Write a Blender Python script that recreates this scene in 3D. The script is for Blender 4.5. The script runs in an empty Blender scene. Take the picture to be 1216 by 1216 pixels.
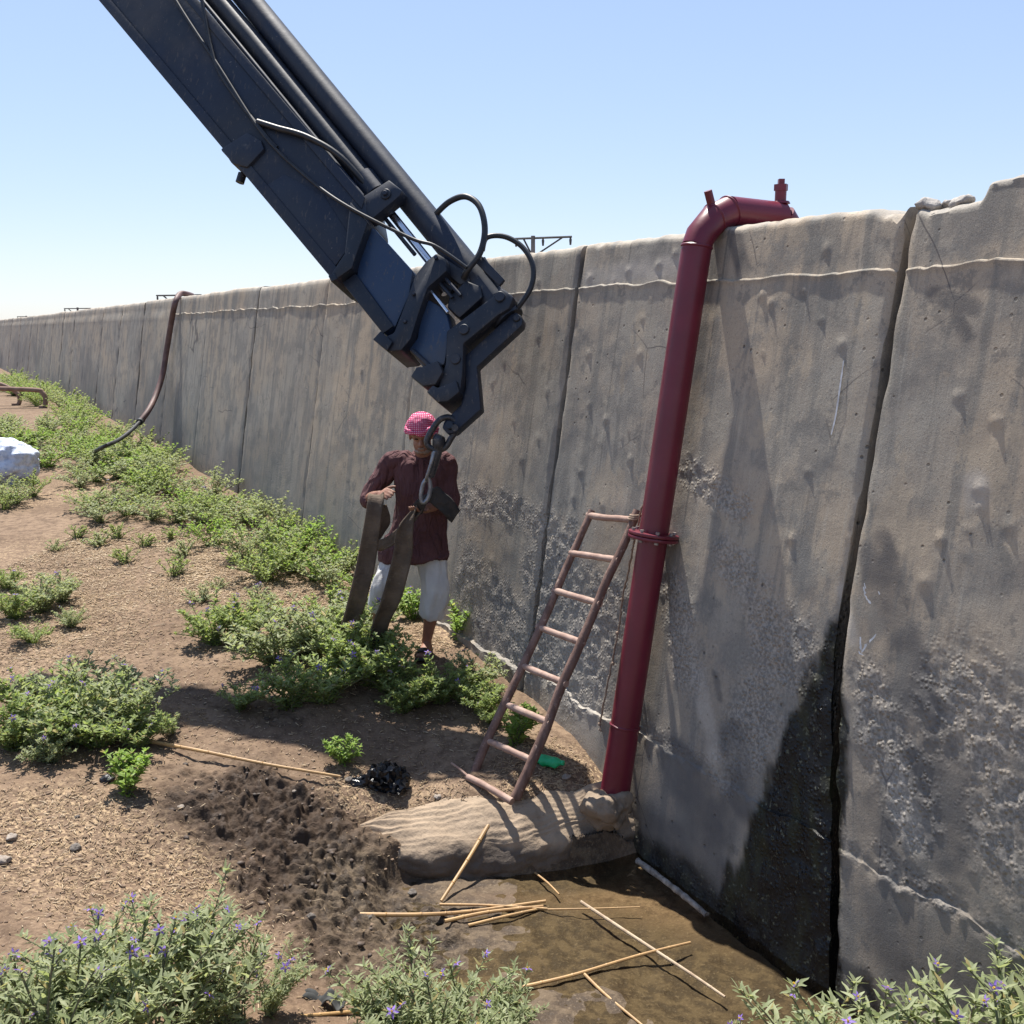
import bpy, bmesh, math, random, zlib
import numpy as np
from mathutils import Vector, Matrix

random.seed(7)
rng = np.random.default_rng(11)
SC = bpy.context.scene
COL = SC.collection

# ------------------------------------------------------------------ camera, sky, sun, exposure
IMG = 1216.0
F = 1216.0
CAMZ = 2.2
PITCH = math.atan((608 - 392) / F)
cam_d = bpy.data.cameras.new('camera')
cam_d.sensor_width = 36.0
cam_d.lens = 36.0 * F / IMG
cam_d.clip_start = 0.05
cam_d.clip_end = 3000
cam = bpy.data.objects.new('camera', cam_d)
COL.objects.link(cam)
cam.location = (0, 0, CAMZ)
cam.rotation_euler = (math.radians(90) - PITCH, 0, 0)
SC.camera = cam

SUN_EL = math.radians(65)
SUN_AZ = math.radians(18)          # to the left of the viewing direction (+Y)
SUN = Vector((-math.sin(SUN_AZ) * math.cos(SUN_EL), math.cos(SUN_AZ) * math.cos(SUN_EL), math.sin(SUN_EL)))
W = bpy.data.worlds.new('World')
SC.world = W
W.use_nodes = True
nt = W.node_tree
nt.nodes.clear()
sky = nt.nodes.new('ShaderNodeTexSky')
sky.sky_type = 'NISHITA'
sky.sun_disc = False
sky.sun_elevation = SUN_EL
sky.sun_rotation = -SUN_AZ
sky.altitude = 200
sky.air_density = 1.0
sky.dust_density = 0.3
sky.ozone_density = 2.0
bg = nt.nodes.new('ShaderNodeBackground')
bg.inputs['Strength'].default_value = 0.086
out = nt.nodes.new('ShaderNodeOutputWorld')
tint = nt.nodes.new('ShaderNodeMix'); tint.data_type = 'RGBA'; tint.blend_type = 'MULTIPLY'
tint.inputs[0].default_value = 1.0; tint.inputs[7].default_value = (2.0, 2.06, 2.36, 1)      # white balance of the sky
gam = nt.nodes.new('ShaderNodeGamma'); gam.inputs[1].default_value = .50      # hazy air: an evener sky than clear Nishita
hs = nt.nodes.new('ShaderNodeHueSaturation'); hs.inputs['Saturation'].default_value = 1.20
nt.links.new(sky.outputs[0], gam.inputs[0]); nt.links.new(gam.outputs[0], hs.inputs['Color'])
nt.links.new(hs.outputs[0], tint.inputs[6])
nt.links.new(tint.outputs[2], bg.inputs['Color'])
nt.links.new(bg.outputs[0], out.inputs['Surface'])
sl = bpy.data.lights.new('sun', 'SUN')
sl.energy = 5.0
sl.angle = math.radians(0.53)
sl.color = (1.0, 0.95, 0.87)
so = bpy.data.objects.new('sun', sl)
COL.objects.link(so)
so.location = (0, 0, 30)
so.rotation_euler = SUN.to_track_quat('Z', 'Y').to_euler()
SC.view_settings.view_transform = 'Standard'
SC.view_settings.look = 'None'
SC.view_settings.exposure = 1.0
SC.view_settings.gamma = 1.0
SC.cycles.max_bounces = 8
SC.cycles.transparent_max_bounces = 12

# ------------------------------------------------------------------ pixel <-> place helpers
CP, SP = math.cos(PITCH), math.sin(PITCH)
def ray(x, y):
    a, b = x - 608.0, 608.0 - y
    return Vector((a, F * CP + b * SP, -F * SP + b * CP))
CAM = Vector((0, 0, CAMZ))
def on_z(x, y, z):
    r = ray(x, y); return CAM + r * ((z - CAMZ) / r.z)
def on_y(x, y, Y):
    r = ray(x, y); return CAM + r * (Y / r.y)
def px_of(p):
    f = p[1] * CP - (p[2] - CAMZ) * SP
    u = p[1] * SP + (p[2] - CAMZ) * CP
    return 608 + p[0] / f * F, 608 - u / f * F
WA = math.radians(29.6)
WD = Vector((-math.sin(WA), math.cos(WA), 0))     # along the wall, away from the camera
WP = Vector((math.cos(WA), math.sin(WA), 0))      # into the wall
D0, BAT, WTOP = 3.17, 0.15, 2.71
def wpt(s, z, off=0.0):
    d = D0 + BAT * z - off
    return WP * d + WD * s + Vector((0, 0, z))
def on_wall(x, y, off=0.0):
    r = ray(x, y)
    pd = r.dot(WP)
    t = (D0 + BAT * CAMZ - off) / (pd - BAT * r.z)
    return CAM + r * t
def sv(x, y):
    p = on_wall(x, y); return p.dot(WD), p.z

# ------------------------------------------------------------------ noise (numpy)
def _h(ix, iy, iz, seed):
    n = (ix * 374761393 + iy * 668265263 + iz * 2147483647 % 1274126177 + seed * 974711) & 0xffffffff
    n = ((n ^ (n >> 13)) * 1274126177) & 0xffffffff
    n = ((n ^ (n >> 16)) * 2246822519) & 0xffffffff
    return ((n ^ (n >> 15)) & 0xffffff) / float(0xffffff)
def vnoise(x, y, z=None, seed=0):
    x = np.asarray(x, float); y = np.asarray(y, float)
    z = np.zeros_like(x) if z is None else np.asarray(z, float)
    ix, iy, iz = (np.floor(a).astype(np.int64) for a in (x, y, z))
    fx, fy, fz = x - ix, y - iy, z - iz
    fx, fy, fz = (f * f * (3 - 2 * f) for f in (fx, fy, fz))
    r = 0
    for dx in (0, 1):
        for dy in (0, 1):
            for dz in (0, 1):
                w = (fx if dx else 1 - fx) * (fy if dy else 1 - fy) * (fz if dz else 1 - fz)
                r = r + w * _h(ix + dx, iy + dy, iz + dz, seed)
    return r * 2 - 1
def fbm(x, y, z=None, oct=4, seed=0, gain=0.5):
    a, s, r = 1.0, 1.0, 0
    for o in range(oct):
        r = r + a * vnoise(np.asarray(x) * s, np.asarray(y) * s, None if z is None else np.asarray(z) * s, seed + o * 17)
        a *= gain; s *= 2.03
    return r
def smooth(a, b, x):
    t = np.clip((x - a) / (b - a), 0, 1); return t * t * (3 - 2 * t)

# ------------------------------------------------------------------ mesh helpers
def link(name, me, mat=None, parent=None, sm=True):
    o = bpy.data.objects.new(name, me)
    COL.objects.link(o)
    if mat is not None and not me.materials: me.materials.append(mat)
    if sm and len(me.polygons):
        me.polygons.foreach_set('use_smooth', [True] * len(me.polygons))
    if parent: o.parent = parent
    return o
def tag(o, label=None, cat=None, group=None, kind=None):
    if label: o['label'] = label
    if cat: o['category'] = cat
    if group: o['group'] = group
    if kind: o['kind'] = kind
    return o
def empty(name, loc=(0, 0, 0), rz=0):
    o = bpy.data.objects.new(name, None)
    COL.objects.link(o); o.location = loc; o.rotation_euler = (0, 0, rz)
    o.empty_display_size = 0.1
    return o
def bm_mesh(bm, name='m'):
    me = bpy.data.meshes.new(name); bm.to_mesh(me); bm.free(); me.update(); return me
def add_tube(bm, pts, rad, seg=10, cap=True, side=None):
    """tube through pts; rad a number, list, or list of (rx, ry) with rx along 'side'"""
    pts = [Vector(p) for p in pts]; n = len(pts)
    if isinstance(rad, (list, tuple)) and len(rad) != n:
        A = np.array([r if isinstance(r, (list, tuple)) else (r, r) for r in rad], float); q = np.linspace(0, len(A) - 1, n); k = np.arange(len(A))
        rad = list(zip(np.interp(q, k, A[:, 0]).tolist(), np.interp(q, k, A[:, 1]).tolist()))
    rings = []; prev = None
    for i, p in enumerate(pts):
        t = (pts[min(i + 1, n - 1)] - pts[max(i - 1, 0)])
        t = t.normalized() if t.length > 1e-9 else Vector((0, 0, 1))
        if side is not None: a = Vector(side)
        elif prev is not None: a = prev
        else: a = Vector((1, 0, 0)) if abs(t.x) < 0.8 else Vector((0, 1, 0))
        a = a - t * a.dot(t)
        if a.length < 1e-6: a = t.orthogonal()
        a.normalize(); prev = a; b = t.cross(a)
        r = rad[i] if isinstance(rad, (list, tuple)) else rad
        rx, ry = r if isinstance(r, (list, tuple)) else (r, r)
        rings.append([bm.verts.new(p + a * (rx * math.cos(k * 2 * math.pi / seg)) + b * (ry * math.sin(k * 2 * math.pi / seg))) for k in range(seg)])
    for i in range(n - 1):
        for k in range(seg):
            bm.faces.new((rings[i][k], rings[i][(k + 1) % seg], rings[i + 1][(k + 1) % seg], rings[i + 1][k]))
    if cap:
        bm.faces.new(rings[0][::-1]); bm.faces.new(rings[-1])
    return rings
def add_ell(bm, c, r, rot=None, sub=3):
    m = Matrix.Translation(Vector(c)) @ (rot.to_4x4() if rot else Matrix.Identity(4)) @ Matrix.Diagonal((r[0], r[1], r[2], 1))
    bmesh.ops.create_icosphere(bm, subdivisions=sub, radius=1, matrix=m)
def add_box(bm, c, size, rot=None):
    m = Matrix.Translation(Vector(c)) @ (rot.to_4x4() if rot else Matrix.Identity(4)) @ Matrix.Diagonal((size[0], size[1], size[2], 1))
    return bmesh.ops.create_cube(bm, size=1, matrix=m)['verts']
def add_prism(bm, poly, nrm, h0, h1):
    """polygon (3D points on a plane) extruded from h0 to h1 along nrm"""
    a = [bm.verts.new(Vector(p) + nrm * h0) for p in poly]
    b = [bm.verts.new(Vector(p) + nrm * h1) for p in poly]
    n = len(poly)
    bm.faces.new(a[::-1]); bm.faces.new(b)
    for i in range(n):
        bm.faces.new((a[i], a[(i + 1) % n], b[(i + 1) % n], b[i]))
def fin(bm, bev=0.0, seg=2):
    bmesh.ops.recalc_face_normals(bm, faces=bm.faces)
    if bev > 0:
        es = [e for e in bm.edges if len(e.link_faces) == 2 and e.calc_face_angle(0) > 0.5]
        bmesh.ops.bevel(bm, geom=es, offset=bev, segments=seg, affect='EDGES', profile=0.5, clamp_overlap=True)
    return bm
def catmull(pts, k=6):
    pts = [Vector(p) for p in pts]; o = []
    for i in range(len(pts) - 1):
        p0, p1, p2, p3 = pts[max(i - 1, 0)], pts[i], pts[i + 1], pts[min(i + 2, len(pts) - 1)]
        for j in range(k):
            t = j / k
            o.append(0.5 * ((2 * p1) + (p2 - p0) * t + (2 * p0 - 5 * p1 + 4 * p2 - p3) * t * t + (3 * p1 - p0 - 3 * p2 + p3) * t ** 3))
    o.append(pts[-1]); return o
def flat_by_angle(o, ang=40):
    me = o.data
    try: me.set_sharp_from_angle(angle=math.radians(ang))
    except Exception: pass
    return o
def grid_mesh(P, name='g', closed_u=False):
    """P: (nu, nv, 3) array -> quad grid mesh"""
    nu, nv = P.shape[:2]
    me = bpy.data.meshes.new(name)
    idx = np.arange(nu * nv).reshape(nu, nv)
    q = np.stack([idx[:-1, :-1], idx[1:, :-1], idx[1:, 1:], idx[:-1, 1:]], -1).reshape(-1, 4)
    me.vertices.add(nu * nv); me.vertices.foreach_set('co', P.reshape(-1).astype(np.float32))
    me.loops.add(q.size); me.loops.foreach_set('vertex_index', q.reshape(-1).astype(np.int32))
    me.polygons.add(len(q)); me.polygons.foreach_set('loop_start', np.arange(0, q.size, 4, dtype=np.int32))
    me.update(calc_edges=True); me.validate()
    return me
def set_mask(me, M, name='mask'):
    a = me.color_attributes.new(name, 'FLOAT_COLOR', 'POINT')
    a.data.foreach_set('color', np.ascontiguousarray(M, dtype=np.float32).reshape(-1))
def realize(o, mods):
    """apply modifiers without operators and return the new mesh"""
    for kind, kw in mods:
        m = o.modifiers.new(kind, kind)
        for k, v in kw.items(): setattr(m, k, v)
    bpy.context.view_layer.update()
    dg = bpy.context.evaluated_depsgraph_get()
    me = bpy.data.meshes.new_from_object(o.evaluated_get(dg))
    old = o.data
    bpy.data.objects.remove(o); bpy.data.meshes.remove(old)
    return me
def voxel(bm, size, smooth_it=4, fac=0.5):
    me = bm_mesh(bm); o = bpy.data.objects.new('tmp', me); COL.objects.link(o)
    return realize(o, [('REMESH', dict(mode='VOXEL', voxel_size=size)), ('SMOOTH', dict(iterations=smooth_it, factor=fac))])
def displace(me, fn):
    n = len(me.vertices)
    co = np.empty(n * 3, np.float32); me.vertices.foreach_get('co', co); co = co.reshape(-1, 3)
    no = np.empty(n * 3, np.float32); me.vertices.foreach_get('normal', no); no = no.reshape(-1, 3)
    co = co + no * np.asarray(fn(co), np.float32)[:, None]
    me.vertices.foreach_set('co', co.reshape(-1).astype(np.float32)); me.update()

# ------------------------------------------------------------------ materials
class NT:
    def __init__(s, name):
        s.m = bpy.data.materials.new(name); s.m.use_nodes = True
        s.t = s.m.node_tree; s.t.nodes.clear()
        s.out = s.n('ShaderNodeOutputMaterial')
    def n(s, ty, **kw):
        nd = s.t.nodes.new(ty)
        for k, v in kw.items(): setattr(nd, k, v)
        return nd
    def l(s, a, b): s.t.links.new(a, b)
    def setin(s, sock, v):
        if hasattr(v, 'is_output') or isinstance(v, bpy.types.NodeSocket): s.l(v, sock)
        else:
            if isinstance(v, (tuple, list)) and len(v) == 3 and sock.type == 'RGBA': v = (*v, 1)
            sock.default_value = v
    def noise(s, vec, scale, detail=4, rough=0.55, dist=0.0):
        nd = s.n('ShaderNodeTexNoise'); nd.inputs['Scale'].default_value = scale
        nd.inputs['Detail'].default_value = detail; nd.inputs['Roughness'].default_value = rough
        nd.inputs['Distortion'].default_value = dist
        if vec is not None: s.l(vec, nd.inputs['Vector'])
        return nd.outputs['Fac']
    def voro(s, vec, scale, feat='F1'):
        nd = s.n('ShaderNodeTexVoronoi', feature=feat); nd.inputs['Scale'].default_value = scale
        if vec is not None: s.l(vec, nd.inputs['Vector'])
        return nd.outputs['Distance']
    def map(s, v, a, b, c=0.0, d=1.0):
        nd = s.n('ShaderNodeMapRange'); nd.interpolation_type = 'SMOOTHSTEP'
        s.setin(nd.inputs[0], v)
        for i, x in enumerate((a, b, c, d)): nd.inputs[i + 1].default_value = x
        return nd.outputs[0]
    def math(s, op, a, b=0.0):
        nd = s.n('ShaderNodeMath', operation=op); s.setin(nd.inputs[0], a); s.setin(nd.inputs[1], b); return nd.outputs[0]
    def mix(s, f, a, b, mode='MIX'):
        nd = s.n('ShaderNodeMix', data_type='RGBA', blend_type=mode)
        s.setin(nd.inputs[0], f); s.setin(nd.inputs[6], a); s.setin(nd.inputs[7], b); return nd.outputs[2]
    def mixf(s, f, a, b):
        nd = s.n('ShaderNodeMix', data_type='FLOAT')
        s.setin(nd.inputs[0], f); s.setin(nd.inputs[2], a); s.setin(nd.inputs[3], b); return nd.outputs[0]
    def bump(s, h, dist, strength=1.0, nrm=None):
        nd = s.n('ShaderNodeBump'); nd.inputs['Distance'].default_value = dist
        nd.inputs['Strength'].default_value = strength
        s.l(h, nd.inputs['Height'])
        if nrm is not None: s.l(nrm, nd.inputs['Normal'])
        return nd.outputs[0]
    def bsdf(s, color, rough=0.8, metal=0.0, spec=0.4, normal=None):
        b = s.n('ShaderNodeBsdfPrincipled')
        s.setin(b.inputs['Base Color'], color); s.setin(b.inputs['Roughness'], rough)
        s.setin(b.inputs['Metallic'], metal); s.setin(b.inputs['Specular IOR Level'], spec)
        if normal is not None: s.l(normal, b.inputs['Normal'])
        return b
    def done(s, sh): s.l(sh, s.out.inputs['Surface']); return s.m
    def pos(s): return s.n('ShaderNodeNewGeometry').outputs['Position']
    def obj(s): return s.n('ShaderNodeTexCoord').outputs['Object']
    def scale(s, v, sc):
        nd = s.n('ShaderNodeMapping'); s.l(v, nd.inputs[0]); nd.inputs['Scale'].default_value = sc; return nd.outputs[0]
def pm(name, c1, c2, scale=8, rough=0.75, bump=0.0, bscale=60, metal=0.0, spec=0.4, c3=None, c3amt=0.4):
    s = NT(name); v = s.obj()
    c = s.mix(s.map(s.noise(v, scale, 5), 0.35, 0.65), c1, c2)
    if c3: c = s.mix(s.map(s.noise(v, scale * 3.1, 6, 0.65), 0.62 - c3amt * 0.2, 0.7), c, c3)
    rg = s.mixf(s.noise(v, scale * 2, 4), rough - 0.1, min(1, rough + 0.12))
    nr = s.bump(s.noise(v, bscale, 5, 0.6), bump) if bump else None
    return s.done(s.bsdf(c, rg, metal, spec, nr).outputs[0])

# ================================================================== TERRAIN
CTRL = []
for x, y, z in [(900, 1200, -.60), (700, 1100, -.62), (850, 1100, -.64), (620, 1085, -.58), (560, 1150, -.535), (760, 1200, -.60),
                (600, 1200, -.55), (960, 1190, -.60),
                (480, 1085, -.50), (430, 1055, -.45), (350, 1000, -.30), (280, 950, -.17), (420, 935, -.22), (470, 915, -.2),
                (560, 915, -.2), (610, 945, -.23), (680, 910, -.2), (590, 840, -.1), (508, 778, 0), (560, 770, .0), (400, 840, -.07),
                (200, 900, -.08), (100, 1000, -.12), (50, 1100, -.12), (200, 1150, -.2), (350, 1150, -.36), (100, 850, -.03), (450, 1180, -.47),
                (0, 700, .05), (300, 700, .06), (150, 620, .12), (0, 600, .15), (310, 598, .2), (420, 665, .08), (200, 532, .34), (80, 474, .40), (0, 520, .35)]:
    p = on_z(x, y, z); CTRL.append((p.x, p.y, z))
CTRL += [(0, 0, .6), (-2, 0, .5), (2, 0, .45), (-1.6, 2, .12), (0, 2.0, -.05), (1.2, 2.3, -.3), (1.9, 2.6, -.38), (2.6, 1.0, .1), (-5, 2, .1), (-6, 5, .05),
         (-9, 8, .15), (-12, 14, .25), (-14, 28, .35), (-9, 28, .38), (.4, 2.9, -.50), (3.2, 4.2, -.4), (2.5, 8, .0), (0, 14, .3), (-4, 20, .4)]
_C = np.array(CTRL)
def _phi(r2): return 0.5 * r2 * np.log(r2 + 1e-9)
_n = len(_C)
_K = np.zeros((_n + 3, _n + 3))
_r2 = ((_C[:, None, :2] - _C[None, :, :2]) ** 2).sum(-1)
_K[:_n, :_n] = _phi(_r2) + np.eye(_n) * 0.02
_K[:_n, _n] = 1; _K[_n, :_n] = 1
_K[:_n, _n + 1:] = _C[:, :2]; _K[_n + 1:, :_n] = _C[:, :2].T
_wt = np.linalg.solve(_K, np.concatenate([_C[:, 2], np.zeros(3)]))
def gbase(X, Y):
    X = np.clip(np.asarray(X, float), -14, 3.4); Y = np.clip(np.asarray(Y, float), -0.5, 28)
    sh = X.shape; x = X.ravel(); y = Y.ravel(); o = np.empty(x.size)
    for i in range(0, x.size, 40000):
        a, b = x[i:i + 40000, None], y[i:i + 40000, None]
        r2 = (a - _C[None, :, 0]) ** 2 + (b - _C[None, :, 1]) ** 2
        o[i:i + 40000] = _phi(r2) @ _wt[:_n] + _wt[_n] + a[:, 0] * _wt[_n + 1] + b[:, 0] * _wt[_n + 2]
    return np.clip(o, -.66, .62).reshape(sh)
POOL = [on_z(x, y, -.55) for x, y in [(452, 1062), (480, 1046), (540, 1036), (600, 1034), (690, 1022), (780, 1005), (870, 1075), (1000, 1170), (1120, 1270), (900, 1330), (600, 1300), (520, 1205), (478, 1135), (445, 1095)]]
def pool_depth(X, Y):
    ins = np.zeros(X.shape, bool); d = np.full(X.shape, 1e9); n = len(POOL)
    for i in range(n):
        a, b = POOL[i], POOL[(i + 1) % n]
        c = ((a.y > Y) != (b.y > Y)) & (X < (b.x - a.x) * (Y - a.y) / (b.y - a.y + 1e-12) + a.x)
        ins ^= c
        abx, aby = b.x - a.x, b.y - a.y
        t = np.clip(((X - a.x) * abx + (Y - a.y) * aby) / (abx * abx + aby * aby), 0, 1)
        d = np.minimum(d, np.hypot(X - a.x - t * abx, Y - a.y - t * aby))
    return np.where(ins, d, -d)
def strokes(X, Y, lst):
    """soft mask in ground space from pixel strokes: (list of pixels, radius m, value)"""
    m = np.zeros_like(X)
    for pix, rad, val in lst:
        P = [on_z(x, y, z) for x, y, z in pix]
        if len(P) == 1: P = P * 2
        for a, b in zip(P[:-1], P[1:]):
            ab = b - a; L2 = ab.x ** 2 + ab.y ** 2 + 1e-9
            t = np.clip(((X - a.x) * ab.x + (Y - a.y) * ab.y) / L2, 0, 1)
            d = np.hypot(X - a.x - t * ab.x, Y - a.y - t * ab.y)
            m = np.maximum(m, val * (1 - smooth(rad * .45, rad * 1.25, d)))
    return m
MUD = [([(270, 945, -.15), (380, 1030, -.36), (430, 1110, -.45)], .48, .6), ([(240, 960, -.13), (330, 985, -.27), (400, 1040, -.4), (330, 1060, -.33)], .27, 1), ([(300, 930, -.14), (380, 975, -.27)], .2, 1),
       ([(420, 1075, -.47), (500, 1100, -.52), (420, 1130, -.45)], .25, .75), ([(350, 1030, -.33), (370, 1110, -.36)], .22, .8),
       ([(230, 830, -.07), (340, 860, -.08)], .13, .55), ([(190, 880, -.08), (120, 905, -.08)], .14, .45)]
WETM = [([(450, 1080, -.5), (560, 1110, -.54), (700, 1130, -.58), (880, 1180, -.58)], .42, 1), ([(520, 1045, -.53), (700, 1030, -.55)], .2, 1),
        ([(400, 1040, -.42), (440, 1150, -.46)], .2, .6), ([(600, 1210, -.55), (900, 1216, -.58)], .4, 1)]
STRAW = [([(250, 700, .05), (330, 640, .1), (230, 640, .1)], .6, .9), ([(60, 650, .1), (30, 760, .02)], .9, .45), ([(560, 740, .0), (520, 760, 0)], .35, .8),
         ([(150, 1030, -.14), (60, 980, -.1), (230, 1080, -.2)], .45, .65), ([(420, 700, .05), (300, 735, .03)], .4, .8), ([(680, 915, -.2), (640, 930, -.22)], .3, .7),
         ([(60, 590, .17), (150, 560, .22)], .6, .8), ([(420, 935, -.22), (520, 945, -.22)], .2, .6), ([(300, 1090, -.3)], .25, .5)]
def MOUND(X, Y):
    poly = [on_z(x, y, z) for x, y, z in [(412, 1008, -.46), (480, 1040, -.55), (560, 1042, -.55), (650, 1030, -.55), (720, 1015, -.55), (800, 1005, -.55), (800, 940, -.25), (745, 934, -.24), (690, 944, -.25), (620, 951, -.26), (560, 957, -.28), (490, 968, -.30), (430, 988, -.37)]]
    ins = np.zeros(X.shape, bool)
    for a, b in zip(poly, poly[1:] + poly[:1]):
        ins ^= ((a.y > Y) != (b.y > Y)) & (X < (b.x - a.x) * (Y - a.y) / (b.y - a.y + 1e-12) + a.x)
    return ins
def ground_height(X, Y, fine=True):
    z = gbase(X, Y)
    near = 1 - smooth(10, 22, np.hypot(X, Y))
    z = z + near * (0.022 * fbm(X * 1.7, Y * 1.7, oct=3, seed=3))
    pd = pool_depth(X, Y) + .05 * vnoise(X * 4, Y * 4, seed=61)
    wallside = smooth(2.1, 2.75, X * WP.x + Y * WP.y + .12 * vnoise(X * 2, Y * 2, seed=63))
    z = z + (-.550 - .050 * wallside + .012 * vnoise(X * 2.5, Y * 2.5, seed=62) - z) * smooth(-.06, .07, pd)
    z = np.where(MOUND(X, Y), np.minimum(z, -.50), z)
    mud = strokes(X, Y, MUD)
    mud = np.clip(mud * (1 + .55 * vnoise(X * 5, Y * 5, seed=9)), 0, 1)
    if fine:
        cl = np.abs(fbm(X * 8 + .5 * vnoise(X * 6, Y * 6, seed=1), Y * 8, oct=4, seed=21)); cl2 = np.abs(fbm(X * 19, Y * 19, oct=2, seed=5))
        z = z + mud * (0.042 * (cl - .45) + 0.036 * (cl2 - .3) + .020 * (np.abs(vnoise(X * 33, Y * 33, seed=55)) - .3) + .009 * vnoise(X * 60, Y * 60, seed=56)) + near * (.006 * fbm(X * 14, Y * 14, oct=3, seed=8))
    wet = strokes(X, Y, WETM)
    z = z + wet * 0.010 * fbm(X * 7, Y * 7, oct=3, seed=31) * near
    return z, mud, wet
def axis(a0, a1, step, lo, hi, g=1.13):
    c = list(np.arange(a0, a1 + 1e-6, step)); s = step; x = a0; L = []
    while x > lo: s = min(s * g, 60); x -= s; L.append(x)
    s = step; x = c[-1]; R = []
    while x < hi: s = min(s * g, 60); x += s; R.append(x)
    return np.array(L[::-1] + c + R)
def refine(a, lo, hi, step):
    return np.concatenate([a[a < lo], np.arange(lo, hi, step), a[a > hi]])
gx = refine(axis(-2.6, 1.5, 0.018, -900, 900, 1.06), -1.6, -.4, .008); gy = refine(axis(2.7, 7.2, 0.018, -60, 1500, 1.05), 3.5, 5.2, .008)
GX, GY = np.meshgrid(gx, gy, indexing='ij')
GZ, GMUD, GWET = ground_height(GX, GY)
GSTR = np.clip(strokes(GX, GY, STRAW) * (1 + .6 * vnoise(GX * 2.2, GY * 2.2, seed=77)), 0, 1)
far = smooth(12, 30, np.hypot(GX, GY))
def gh(x, y):
    """height of the built ground at one point"""
    i = int(np.clip(np.searchsorted(gx, x) - 1, 0, len(gx) - 2)); j = int(np.clip(np.searchsorted(gy, y) - 1, 0, len(gy) - 2))
    a = (x - gx[i]) / (gx[i + 1] - gx[i]); b = (y - gy[j]) / (gy[j + 1] - gy[j])
    return float((GZ[i, j] * (1 - a) + GZ[i + 1, j] * a) * (1 - b) + (GZ[i, j + 1] * (1 - a) + GZ[i + 1, j + 1] * a) * b)
def on_ground(x, y):
    r = ray(x, y); t0 = 0.3 / r.y
    t = t0
    while t * r.y < 80:
        p = CAM + r * t
        if p.z <= gh(p.x, p.y): break
        t += 0.02 / r.y * max(1, t * r.y * .3)
    p = CAM + r * t
    return Vector((p.x, p.y, gh(p.x, p.y)))

s = NT('soil'); v = s.pos()
at = s.n('ShaderNodeAttribute', attribute_name='mask'); sep = s.n('ShaderNodeSeparateColor'); s.l(at.outputs['Color'], sep.inputs[0])
mud_, str_, wet_ = sep.outputs[0], sep.outputs[1], sep.outputs[2]
n1 = s.noise(v, 1.3, 5); n2 = s.noise(v, 14, 6, .65); n3 = s.noise(v, 70, 4, .6)
c = s.mix(s.map(n1, .35, .65), (.150, .101, .067), (.208, .145, .098))
c = s.mix(s.map(n2, .38, .68), c, (.098, .065, .044))
stv = s.noise(s.scale(v, (1, 1, 1)), 38, 3, .5, 1.2)
c = s.mix(s.math('MULTIPLY', s.map(stv, .50, .62), s.math('ADD', s.math('MULTIPLY', str_, .85), .10)), c, (.42, .31, .19))
c = s.mix(s.map(n3, .60, .72, 0, .55), c, (.36, .28, .20))
c = s.mix(s.math('MULTIPLY', mud_, s.map(n2, .2, .7, 1.0, .8)), c, (.036, .024, .017))
c = s.mix(s.math('MULTIPLY', wet_, .85), c, s.mix(s.map(n2, .42, .60), (.038, .028, .020), (.118, .089, .060)))
c = s.mix(s.math('MULTIPLY', wet_, s.map(n3, .55, .66, 0, .45)), c, (.19, .145, .10))
rg = s.mixf(s.math('MAXIMUM', s.math('MULTIPLY', mud_, .85), wet_), .92, s.map(n2, .3, .6, .50, .85))
h = s.math('ADD', s.math('MULTIPLY', n2, 1.0), s.math('MULTIPLY', n3, .35))
soil = s.done(s.bsdf(c, rg, 0, .18, s.bump(h, .02, .8)).outputs[0])
gme = grid_mesh(np.stack([GX, GY, GZ], -1), 'ground')
set_mask(gme, np.stack([GMUD, GSTR, GWET, far], -1))
ground = tag(link('ground', gme, soil), 'bare brown earth strewn with straw and churned mud', kind='structure')

# shallow pool
WATER_Z = -.549
s = NT('pool_water'); v = s.pos()
fr = s.n('ShaderNodeFresnel'); fr.inputs[0].default_value = 1.33
wn = s.noise(v, 5, 3, .5, .4); wn2 = s.noise(v, 45, 2, .5)
bmp = s.bump(s.math('ADD', wn, s.math('MULTIPLY', wn2, .06)), .004, .8)
s.l(bmp, fr.inputs['Normal'])
tr = s.n('ShaderNodeBsdfTransparent'); tr.inputs[0].default_value = (.82, .80, .70, 1)
gl = s.n('ShaderNodeBsdfGlossy'); gl.inputs['Roughness'].default_value = .02; s.l(bmp, gl.inputs['Normal'])
mx = s.n('ShaderNodeMixShader'); s.l(fr.outputs[0], mx.inputs[0]); s.l(tr.outputs[0], mx.inputs[1]); s.l(gl.outputs[0], mx.inputs[2])
water_m = s.done(mx.outputs[0])
bm = bmesh.new()
wp = [wpt(1.2, WATER_Z, -.05), wpt(4.6, WATER_Z, -.05), Vector((.2, 5.05, WATER_Z)), Vector((-.9, 4.75, WATER_Z)), Vector((-1.0, 3.6, WATER_Z)), Vector((-.2, 2.4, WATER_Z)), Vector((1.0, 2.2, WATER_Z))]
bm.faces.new([bm.verts.new((p.x, p.y, WATER_Z)) for p in wp])
water = tag(link('water', bm_mesh(bm), water_m), 'shallow muddy pool below the leaking wall joint', kind='structure')

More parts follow.
